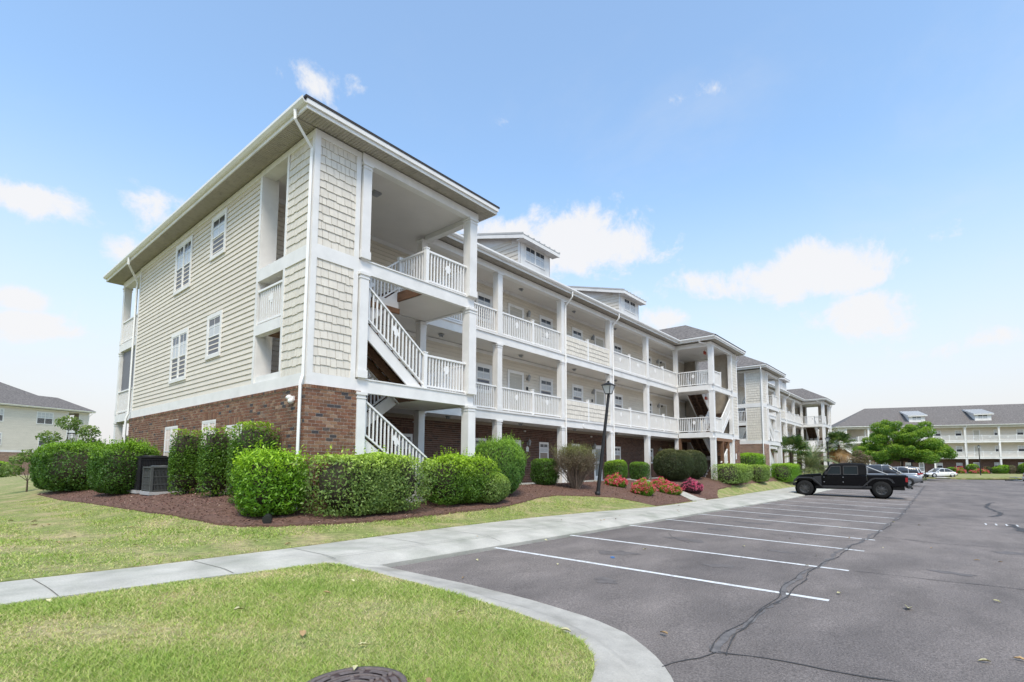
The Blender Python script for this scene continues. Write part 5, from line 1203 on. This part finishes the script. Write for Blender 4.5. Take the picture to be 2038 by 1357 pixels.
windmill_palm('fan palm with orange brown dead skirt right of the second lamp post', 65.9, -1.6, -.75, 4.2, 1.9, 34, 18)
def tree(name, label, x, y, z, trunk, limbs, clumps, m, leaf, per, bark='bark', group=None, tipz=(0, 1), asp=.5, tr=.25):
    """tapered trunk, limbs to each clump, leaves spread through the clumps"""
    t = thing(name, label, 'tree', (x, y, z), 0, group); rr = random.Random(int(x*13)); mb = MB()
    mb.tube([(0, 0, -.2), (tr*.15, 0, trunk*.5), (0, 0, trunk)], [tr*1.25, tr, tr*.85], 10)
    P = []; N = []; tip = []
    for cx, cy, cz, r in clumps:
        c = Vector((cx, cy, cz)); mid = Vector((cx*.45, cy*.45, trunk+(cz-trunk)*.4)); mb.tube([(0, 0, trunk*.92), tuple(mid), tuple(c)], [tr*.5, tr*.3, tr*.08], 6)
        for k in range(3):
            d = Vector((rr.uniform(-1, 1), rr.uniform(-1, 1), rr.uniform(-.3, .8))).normalized(); mb.tube([tuple(mid.lerp(c, .6)), tuple(c+d*r*.8)], [tr*.12, .012], 4)
        n_ = int(per*r*r); d = rng.normal(size=(n_, 3)); d /= np.linalg.norm(d, axis=1)[:, None]; rad = r*rng.uniform(.35, 1.08, n_)**.6
        d2 = d*np.array([1, 1, .68]); p = np.array([cx, cy, cz])+d2*rad[:, None]; f = np.sin(p[:, 0]*3.2/r)*np.sin(p[:, 1]*3.7/r+1)*np.sin(p[:, 2]*4.5/r); kp = f > -.55+rng.uniform(-.3, .3, n_)
        P.append(p[kp]); N.append(d[kp]); tip.append((np.clip(d[kp][:, 2], 0, 1)*.7+rng.uniform(-.2, .4, kp.sum())))
    P = np.vstack(P); N = np.vstack(N); tip = np.concatenate(tip)
    mb.obj('trunk', bark, t); link('crown', leafmesh('crown', P, N, leaf, m, tip, asp, flat=.35), t)['kind'] = 'stuff'; return t
rr = random.Random(3); cl = []
for i in range(150):
    a = rr.uniform(0, 2*PI); k = rr.random()**.45; cl.append((math.cos(a)*5.4*k, math.sin(a)*5.4*k, 2.05+rr.uniform(-.2, .7)+(1-k**2.4)*6.1*rr.uniform(.0, 1)**.8+.7*k, rr.uniform(.45, 1.15)))
M['leaf_tree'] = leafmat('tree_leaf', (.05, .14, .018), (.15, .32, .03), (.36, .50, .04), .45)
tree('round_tree', 'wide round green tree standing behind the parked cars', 83.4, -6.9, -.85, 2.6, 0, cl, 'leaf_tree', .23, 820, tr=.15)
M['leaf_magnolia'] = leafmat('bronze_leaf', (.07, .06, .03), (.16, .12, .06), (.30, .22, .13))
tree('small_tree', 'small open bronze leaved tree right of the brown skirted palm', 74.6, -2.6, -.8, 1.2, 0, [(0, 0, 3.2, .9), (.8, -.7, 2.6, .9), (-.8, .6, 2.4, .9), (.9, -1.2, 1.8, .8), (-.4, .7, 1.5, .8), (0, 0, 2.2, 1.0)], 'leaf_magnolia', .22, 420, tr=.1)
M['leaf_crape'] = leafmat('crape_leaf', (.09, .18, .03), (.17, .27, .06), (.30, .38, .10))
tree('small_tree', 'thin airy tree rising behind the far left hedge', -.7, 21.2, -.4, 1.6, 0, [(0, 0, 3.3, .5), (.7, -.2, 2.9, .5), (-.6, .3, 2.6, .45), (.3, .4, 2.2, .55), (.9, .1, 2.4, .4), (-.2, -.3, 1.9, .5)], 'leaf_crape', .12, 2400, tr=.06)
tree('small_tree', 'low leafy sapling at the left end of the far left hedge', -2.3, 18.2, -.4, .7, 0, [(0, 0, 1.7, .35), (.4, 0, 1.4, .35), (-.5, .1, 1.1, .4), (-.3, 0, 1.5, .3)], 'leaf_crape', .11, 2600, tr=.03)
for i, (x, y, h, r) in enumerate(((18, 128, 6.5, 3.6), (27, 130, 7.5, 4.2), (37, 126, 6.8, 4), (47, 122, 8.0, 4.4), (10, 126, 6, 3.4))):
    cl = [(rr.uniform(-r, r)*.7, rr.uniform(-r, r)*.7, h*rr.uniform(.45, .9), r*rr.uniform(.4, .6)) for _ in range(10)]
    tree('background_tree', 'distant dark tree on the horizon between the left buildings', x, y, -.5, h*.3, 0, cl, 'leaf_olive', .5, 90, tr=.2, group='distant trees on the horizon')
for i in range(9):
    bush('far_hedge', 'low clipped hedge bush in a row before the distant left building', 'hedge', (-28+i*3.5, 58+i*.6), 1.75, 1.3, 1.7, 'leaf_mid', .2, 1.8, 3.2, group='hedge row before the distant left building', z0=-.42, stems=2, tipz=.8)
# shrubs by the distant building, laid out along its porch
ca, sa = math.cos(-1.2341), math.sin(-1.2341)
def atC(u, v): return (111.06+ca*u-sa*v, 4.35+sa*u+ca*v)
for u, v, a, h, mm, lab in ((18.3, .6, 1.1, 1.15, 'leaf_dark', 'dark shrub behind the white sedan by the distant porch'), (21.5, .7, 1.0, 1.75, 'leaf_mid', 'upright green shrub between the two red azaleas by the distant porch'),
        (23.4, .3, .75, 1.3, 'leaf_olive', 'dull shrub left of the far lamp post'), (25.0, .3, .95, 1.25, 'leaf_mid', 'low green shrub right of the far lamp post'), (26.1, .7, .9, 1.6, 'leaf_bright', 'taller bright shrub behind the low one at the distant porch'),
        (27.1, .4, .6, 1.5, 'leaf_dead', 'bare brownish shrub at the distant porch column'), (28.0, .3, .5, 1.0, 'leaf_olive', 'tiny dull shrub beside the round green one'), (29.2, .4, 1.15, 1.9, 'leaf_mid', 'large round green shrub near the right edge of the photo'), (31.6, .8, 1.0, 1.6, 'leaf_dark', 'dark clipped shrub at the right edge by the distant porch')):
    x, y = atC(u, v); bush('porch_shrub', lab, 'shrub', (x, y), a, a, h, mm, .2, 1.8, 2.6, z0=-.5, stems=2, tipz=.65)
for u, v, a, h, lab in ((19.3, -.4, .85, 1.3, 'red azalea left of the walk to the distant porch'), (21.6, -.6, 1.1, .9, 'wide red azalea right of the walk to the distant porch'), (22.9, -.2, .7, 1.0, 'small red azalea right of the wide one by the distant porch')):
    x, y = atC(u, v); azalea(lab, x, y, a, a, h, z0=-.5, leaf=.16, pn=260)

# ------------------------------------------------------------------ vehicles
def wheel(parent, x, y, r, w, rim='black', n=26):
    m = MB((x, y, r)); s = 1 if y > 0 else -1
    pr = [(r*.60, -w/2), (r*.9, -w/2), (r*.985, -w*.36), (r, -w*.2), (r, w*.2), (r*.985, w*.36), (r*.9, w/2), (r*.60, w/2)]
    m.lathe((0, 0, 0), pr, n, 'y'); t = m.obj('wheel', 'tyre', parent)
    m = MB((x, y, r)); m.lathe((0, 0, 0), [(0, s*w*.30), (r*.16, s*w*.34), (r*.2, s*w*.22), (r*.52, s*w*.16), (r*.61, s*w*.5), (r*.63, s*w*.46)], n, 'y')
    for i in range(8):
        a = 2*PI*i/8; c, q = math.cos(a), math.sin(a); d = Vector((c, 0, q)); e = Vector((-q, 0, c))*r*.055
        A0, B0 = d*r*.14, d*r*.58; yy = s*w*.36; y2 = s*w*.22
        m.hexa([tuple(A0-e+Vector((0, y2, 0))), tuple(B0-e+Vector((0, y2, 0))), tuple(B0+e+Vector((0, y2, 0))), tuple(A0+e+Vector((0, y2, 0))), tuple(A0-e+Vector((0, yy, 0))), tuple(B0-e+Vector((0, yy, 0))), tuple(B0+e+Vector((0, yy, 0))), tuple(A0+e+Vector((0, yy, 0)))])
    m.obj('rim', rim, t)
def loft(mb, st, smooth=True):
    """st: list of (x, [(y, z) half section from bottom to top]) mirrored about y=0"""
    k = len(st[0][1]); V = []
    for x, sec in st:
        V += [(x, -y, z) for y, z in sec]+[(x, y, z) for y, z in reversed(sec)]
    n = 2*k
    mb.add(V, [(i*n+j, i*n+(j+1) % n, (i+1)*n+(j+1) % n, (i+1)*n+j) for i in range(len(st)-1) for j in range(n)]+[tuple(range(n-1, -1, -1)), tuple(range((len(st)-1)*n, len(st)*n))], smooth)
def car(name, label, cat, loc, rz, L, Wd, Ht, paint, kind='suv', rim='grey'):
    """x forward; body loft, greenhouse with glass, wheels, lamps"""
    t = thing(name, label, cat, loc, rz); hw = Wd/2; r = .36 if kind != 'sedan' else .33
    belt = Ht*.58 if kind != 'sedan' else Ht*.62; hood = belt-.02 if kind != 'sedan' else belt-.10
    f, b = L/2, -L/2
    prof = [(b, .55, belt*.80, .86), (b+.08, .36, belt-.06, .95), (b+.5, .25, belt, 1.0), (-.1*L, .22, belt, 1.0), (.16*L, .22, belt, 1.0), (.24*L, .22, hood, .99), (f-.5, .24, hood-.08, .97), (f-.12, .34, hood-.22, .90), (f, .5, hood-.36, .80)]
    st = [(x, [(hw*w*.86, zb), (hw*w*.985, zb+.16), (hw*w, (zb+zt)/2+.05), (hw*w*.97, zt-.07), (hw*w*.90, zt), (hw*w*.4, zt+.02)]) for x, zb, zt, w in prof]
    m = MB(); loft(m, st); body = m.obj('body', paint, t)
    if kind == 'sedan': G = [(b+.55, belt-.03, .02), (-.20*L, Ht-.06, 1), (-.05*L, Ht, 1), (.06*L, Ht-.03, 1), (.25*L, belt-.06, .02)]
    else: G = [(b+.10, belt-.03, .05), (b+.42, Ht-.06, 1), (-.12*L, Ht, 1), (.04*L, Ht-.04, 1), (.24*L, belt-.04, .05)]
    st = []
    for x, z, k in G: st.append((x, [(hw*.90, belt-.05), (hw*(.90-.03*k), belt-.05+(z-belt+.05)*.5), (hw*(.90-.15*k), z-.05*k), (hw*(.86-.19*k), z), (hw*.3, z+.015)]))
    m = MB(); loft(m, st); gl = m.obj('windows', 'glass_dark', t)
    m = MB()                                        # roof skin and pillars, a little proud of the glass
    x0, x1 = G[1][0], G[3][0]
    rs = [(x, [(hw*.745, z-.07), (hw*.735, z-.01), (hw*.68, z+.018), (hw*.3, z+.032)]) for x, z, k in G[1:4]]
    loft(m, rs); m.obj('roof', paint, t)
    m = MB()
    for sg in (-1, 1):
        for (xa, za), (xb, zb) in (((G[1][0], G[1][1]-.03), (G[0][0]+.02, belt-.03)), ((G[3][0], G[3][1]-.03), (G[4][0]-.03, belt-.03)), ((-.06*L, Ht-.04), (-.05*L, belt-.03)), ((-.26*L, Ht-.06), (-.27*L, belt-.03))):
            if kind == 'sedan' and xa == -.26*L: continue
            m = MB(); m.tube([(xa, sg*hw*.765, za), ((xa+xb)/2, sg*hw*.86, (za+zb)/2), (xb, sg*hw*.905, zb)], .04, 5); m.obj('pillar', paint, t)
    for x in (b+L*.19, f-L*.18):
        for sg in (-1, 1):
            wheel(t, x, sg*(hw-.12), r, .22, rim)
            a = MB((x, sg*(hw-.005), r)); a.lathe((0, 0, 0), [(r*1.0, 0), (r*1.17, sg*.012), (r*1.17, -sg*.05)], 24, 'y'); a.obj('wheel_arch', 'plastic', t)
    for sg in (-1, 1):
        q = MB(); zt = belt*.78
        q.hexa([(b-.015, sg*hw*.55, zt), (b+.05, sg*hw*.955, zt), (b+.28, sg*hw*1.0, zt+.02), (b+.02, sg*hw*.55, zt), (b+.01, sg*hw*.55, zt+.20), (b+.07, sg*hw*.94, zt+.22), (b+.30, sg*hw*.985, zt+.20), (b+.04, sg*hw*.55, zt+.20)]); q.obj('tail_light', 'tail', t)
        q = MB(); zt = hood-.36; q.hexa([(f+.0, sg*hw*.45, zt), (f-.09, sg*hw*.84, zt+.02), (f-.35, sg*hw*.95, zt+.06), (f-.05, sg*hw*.45, zt), (f-.03, sg*hw*.45, zt+.12), (f-.12, sg*hw*.83, zt+.15), (f-.38, sg*hw*.94, zt+.17), (f-.08, sg*hw*.45, zt+.12)]); q.obj('headlight', 'head', t)
        q = MB(); q.hexa([(.155*L, sg*hw*.95, belt), (.185*L, sg*hw*.95, belt), (.18*L, sg*hw*1.17, belt+.02), (.15*L, sg*hw*1.17, belt+.02), (.155*L, sg*hw*.95, belt+.13), (.185*L, sg*hw*.95, belt+.13), (.18*L, sg*hw*1.17, belt+.16), (.15*L, sg*hw*1.17, belt+.16)]); q.obj('wing_mirror', paint, t)
        for x in (.06*L, -.16*L): q = MB(); q.box(x-.10, x+.10, sg*hw*.99-.02, sg*hw*.99+.02, belt-.16, belt-.12); q.obj('door_handle', 'chrome', t)
    q = MB(); q.box(b-.06, b+.12, -hw*.86, hw*.86, .34, .55); q.obj('rear_bumper', 'plastic', t); q = MB(); q.box(f-.16, f+.05, -hw*.78, hw*.78, .28, .48); q.obj('front_bumper', 'plastic', t)
    q = MB(); q.box(f-.12, f+.01, -hw*.42, hw*.42, hood-.40, hood-.24); q.obj('grille', 'black', t)
    q = MB(); q.box(b-.03, b-.012, -.26, .26, .62, .78); q.obj('number_plate', 'white', t)
    return t
zc = zA(60, -7)
car('parked_suv', 'large grey vehicle parked nose out, just behind the black pickup', 'car', (56.2, -6.9, zc), -PI/2, 5.6, 2.0, 2.0, 'paint_grey')
car('parked_suv', 'silver people carrier parked nose in, beyond the grey vehicle', 'car', (72.5, -6.7, zc), PI/2, 5.0, 1.95, 1.78, 'paint_silver')
car('parked_suv', 'white sport utility car with red tail lights beyond the silver one', 'car', (79.0, -6.9, zc), PI/2, 4.8, 1.9, 1.75, 'paint_white')
car('parked_sedan', 'small white sedan seen side on at the end of the lot', 'car', (97.4, -10.9, -.93), -math.atan2(.78, .626)+PI, 4.5, 1.75, 1.45, 'paint_white', 'sedan')
car('parked_suv', 'white vehicle cut off by the right edge of the photo, red tail light', 'car', (74.2, -20.9, zA(74, -20)), -PI/2+.25, 4.9, 1.95, 1.9, 'paint_white')
t = thing('cargo_carrier', 'metal rack on the tow hitch of the white vehicle at the right edge', 'hitch rack', (73.6, -18.0, zA(73, -18)))
m = MB((0, 0, 0), (.97, .25, 0), (-.25, .97, 0))
for a in (-.7, .7): m.tube([(a, 0, .45), (a, .6, .45), (a, .6, .8), (a, 0, .8), (a, 0, .45)], .035, 5)
for b_ in (0, .3, .6): m.tube([(-.7, b_, .45), (.7, b_, .45)], .035, 5)
m.tube([(-.7, .6, .8), (.7, .6, .8)], .035, 5); m.obj('rack', 'grey', t)
m = MB((0, 0, 0), (.97, .25, 0), (-.25, .97, 0)); m.box(-.05, .05, -.5, 1.0, .35, .44); m.tube([(0, 1.0, .4), (0, 1.25, .4), (0, 1.25, .5)], .05, 6); m.obj('tow_bar', 'black', t)

def pickup(loc, rz, sc):
    t = thing('pickup_truck', 'black four door pickup with soft top and wide fender flares, parked nose to the kerb', 'pickup truck', loc, rz); t.scale = sc
    hw = .80
    def pr(name, m_, prof, y0, y1, bev=.02, parent=t):
        m = MB(); m.prism(prof, y0, y1); return m.obj(name, m_, parent, bev)
    # x forward, front axle at x=1.75, rear axle at x=-1.75
    tub = pr('body', 'paint_black', [(1.15, .58), (1.15, 1.16), (-.95, 1.16), (-.95, .58)], -hw, hw, .03)
    pr('bonnet', 'paint_black', [(1.16, .80), (2.33, .80), (2.36, 1.02), (2.31, 1.13), (1.95, 1.20), (1.16, 1.25)], -hw*.80, hw*.80, .04)
    pr('inner_fender', 'plastic', [(1.08, .52), (1.56, .80), (1.56, 1.06), (1.08, 1.12)], -hw+.04, hw-.04, .01)
    pr('engine_bay', 'tyre', [(1.1, .56), (2.34, .60), (2.34, .795), (1.1, .795)], -hw*.6, hw*.6, .01)
    pr('grille', 'plastic', [(2.362, .72), (2.41, .72), (2.40, 1.06), (2.362, 1.08)], -hw*.62, hw*.62, .015)
    pr('cargo_bed', 'paint_black', [(-.97, .60), (-.97, 1.155), (-2.68, 1.155), (-2.70, .60)], -hw, hw, .03)
    pr('bed_rail', 'plastic', [(-.975, 1.156), (-.975, 1.20), (-2.67, 1.20), (-2.67, 1.156)], -hw+.01, hw-.01, .01)
    for sg in (-1, 1):
        a, b_ = sorted((sg*(hw-.03), sg*(hw+.012)))
        for x0, x1, xt in ((.22, 1.06, .86), (-.72, .16, .16)):
            d = pr('door', 'paint_black', [(x0, .64), (x1, .64), (x1, 1.15), (x0, 1.15)] if x0 > 0 else [(x0+.28, .64), (x1, .64), (x1, 1.15), (x0, 1.15), (x0, .9)], a, b_, .012)
            q = MB(); q.box(x0+.10, x0+.28, *sorted((sg*(hw+.010), sg*(hw+.045))), 1.02, 1.06); q.obj('door_handle', 'paint_black', d)
            q = MB(); q.box(x1-.06, x1-.01, *sorted((sg*(hw+.010), sg*(hw+.03))), .78, .81); q.box(x1-.06, x1-.01, *sorted((sg*(hw+.010), sg*(hw+.03))), 1.04, 1.07); q.obj('hinge', 'grey', d)
    # windscreen frame, soft top
    cab = [(1.10, 1.17), (.72, 1.74), (.60, 1.80), (-.60, 1.82), (-.90, 1.76), (-.96, 1.17)]
    m = MB(); z0, w0, w1 = 1.165, hw-.03, hw-.13
    st = [(1.10, [(w0, z0), (w0, z0+.02), (w0-.02, z0+.03), (.3, z0+.03)]), (.70, [(w0, z0), (w1+.02, 1.70), (w1-.04, 1.75), (.3, 1.77)]), (-.1, [(w0, z0), (w1+.02, 1.74), (w1-.04, 1.80), (.3, 1.83)]), (-.86, [(w0, z0), (w1+.02, 1.71), (w1-.04, 1.77), (.3, 1.80)]), (-.95, [(w0, z0), (w0-.04, 1.66), (w1-.06, 1.70), (.3, 1.72)])]
    loft(m, st, False); m.obj('soft_top', 'canvas', t, .02)
    m = MB(); m.add([(1.115, -w0+.08, z0+.03), (1.115, w0-.08, z0+.03), (.735, w1-.06, 1.715), (.735, -w1+.06, 1.715)], [(0, 1, 2, 3)]); m.obj('windscreen', 'glass_sky', t)
    for sg in (-1, 1):
        def yy(z): return sg*(w0+(w1+.02-w0)*(z-z0)/(1.72-z0)+.008)
        for name, pts in (('front_window', [(.92, 1.20), (.68, 1.62), (.24, 1.64), (.24, 1.20)]), ('rear_window', [(.10, 1.20), (.10, 1.64), (-.56, 1.64), (-.56, 1.20)])):
            m = MB(); m.add([(x, yy(z), z) for x, z in pts], [(0, 1, 2, 3)]); w_ = m.obj(name, 'glass_car', t)
            fr = MB(); n_ = len(pts)
            for i in range(n_):
                (xa, za), (xb, zb) = pts[i], pts[(i+1) % n_]; fr.tube([(xa, yy(za), za), (xb, yy(zb), zb)], .020, 4, False)
            fr.obj('window_frame', 'chrome_dark', w_)
        m = MB(); m.add([(-.63, yy(1.2)+sg*.004, 1.2), (-.63, yy(1.66)+sg*.004, 1.66), (-.90, yy(1.62)+sg*.004, 1.62), (-.92, yy(1.2)+sg*.004, 1.2)], [(0, 1, 2, 3)]); m.obj('quarter_panel', 'canvas', t)
        m = MB(); m.box(-.13, -.02, *sorted((yy(1.4), yy(1.4)-sg*.02)), 1.2, 1.7) if False else None
        # fender flares
        for x, nm in ((1.98, 'front'), (-1.58, 'rear')):
            m = MB(); out = [(-.86, .56), (-.66, .78), (-.44, 1.0), (-.30, 1.05), (.34, 1.05), (.50, .95), (.58, .78)]; inn = [(-.78, .56), (-.58, .76), (-.38, .94), (-.26, .98), (.28, .98), (.42, .89), (.49, .78)]
            if nm == 'rear': out = [(-p, q) for p, q in out][::-1]; inn = [(-p, q) for p, q in inn][::-1]
            k = len(out); ya, yb = sg*(hw-.12), sg*(hw+.15)
            V = [(x+p, ya, q) for p, q in out]+[(x+p, yb, q-.02) for p, q in out]+[(x+p, yb, q) for p, q in inn]+[(x+p, ya, q) for p, q in inn]
            m.add(V, [(j*k+i, j*k+i+1, ((j+1) % 4)*k+i+1, ((j+1) % 4)*k+i) for j in range(4) for i in range(k-1)]); m.obj('fender_flare', 'plastic', t)
            q = MB((x, sg*(hw-.35), .43)); q.lathe((0, 0, 0), [(0, 0), (.50, 0), (.50, sg*.3)], 20, 'y'); q.obj('wheel_well', 'tyre', t)
            wheel(t, x, sg*(hw+.0), .43, .30, 'chrome_dark', 30)
        m = MB(); m.box(-1.15, 1.12, *sorted((sg*(hw-.06), sg*(hw+.06))), .48, .60); m.obj('rock_rail', 'plastic', t)
        m = MB(); m.hexa([(.84, sg*(hw-.02), 1.18), (.98, sg*(hw-.02), 1.18), (.98, sg*(hw+.22), 1.19), (.88, sg*(hw+.22), 1.19), (.84, sg*(hw-.02), 1.26), (.98, sg*(hw-.02), 1.26), (.98, sg*(hw+.22), 1.38), (.88, sg*(hw+.22), 1.38)]); m.obj('wing_mirror', 'plastic', t)
        m = MB(); m.box(-2.72, -2.62, *sorted((sg*(hw-.16), sg*(hw+.006))), .84, 1.06); m.obj('tail_light', 'tail', t)
        m = MB((2.362, sg*.52, .93)); m.lathe((0, 0, 0), [(.09, 0), (.09, .02), (0, .02)], 14); m.obj('headlight', 'head', t)
        m = MB(); m.box(1.30, 1.52, *sorted((sg*hw*.80, sg*hw*.80+sg*.012)), .98, 1.03); m.obj('bonnet_latch', 'grey', t)
    pr('front_bumper', 'plastic', [(2.42, .54), (2.60, .58), (2.60, .72), (2.42, .74)], -hw*.95, hw*.95, .03)
    pr('rear_bumper', 'plastic', [(-2.70, .50), (-2.70, .68), (-2.88, .68), (-2.88, .52)], -hw, hw, .02)
    pr('tailgate', 'paint_black', [(-2.701, .70), (-2.701, 1.15), (-2.74, 1.15), (-2.74, .70)], -hw+.08, hw-.08, .015)
    m = MB(); m.box(-2.98, -2.881, -.05, .05, .46, .56); m.obj('tow_hitch', 'black', t)
    m = MB(); m.box(-2.6, 2.4, -.42, .42, .40, .575); m.obj('chassis', 'plastic', t)
    m = MB(); m.hexa([(.75, .30, 1.25), (.40, .30, 1.25), (.40, .32, 1.25), (.75, .32, 1.25), (.75, .30, 1.45), (.40, .30, 1.45), (.40, .32, 1.45), (.75, .32, 1.45)]); m.obj('reflection_panel', 'teal', t)  # added teal panel painting a reflection behind the cab window
    m = MB(); m.hexa([(-1.0, -.62, 1.2), (-1.06, -.62, 1.2), (-1.06, -.58, 1.2), (-1.0, -.58, 1.2), (-.97, -.6, 1.66), (-1.02, -.6, 1.66), (-1.02, -.56, 1.66), (-.97, -.56, 1.66)])
    for y in (-.6, .6): m.tube([(-.98, y, 1.62), (-1.9, y, 1.2)], .035, 6)
    m.obj('bed_bar', 'grey', t)
    return t
pickup((31.38, -6.50, zA(31, -6.2)-.0), PI/2+.115, (1.12, 1.10, 1.13))
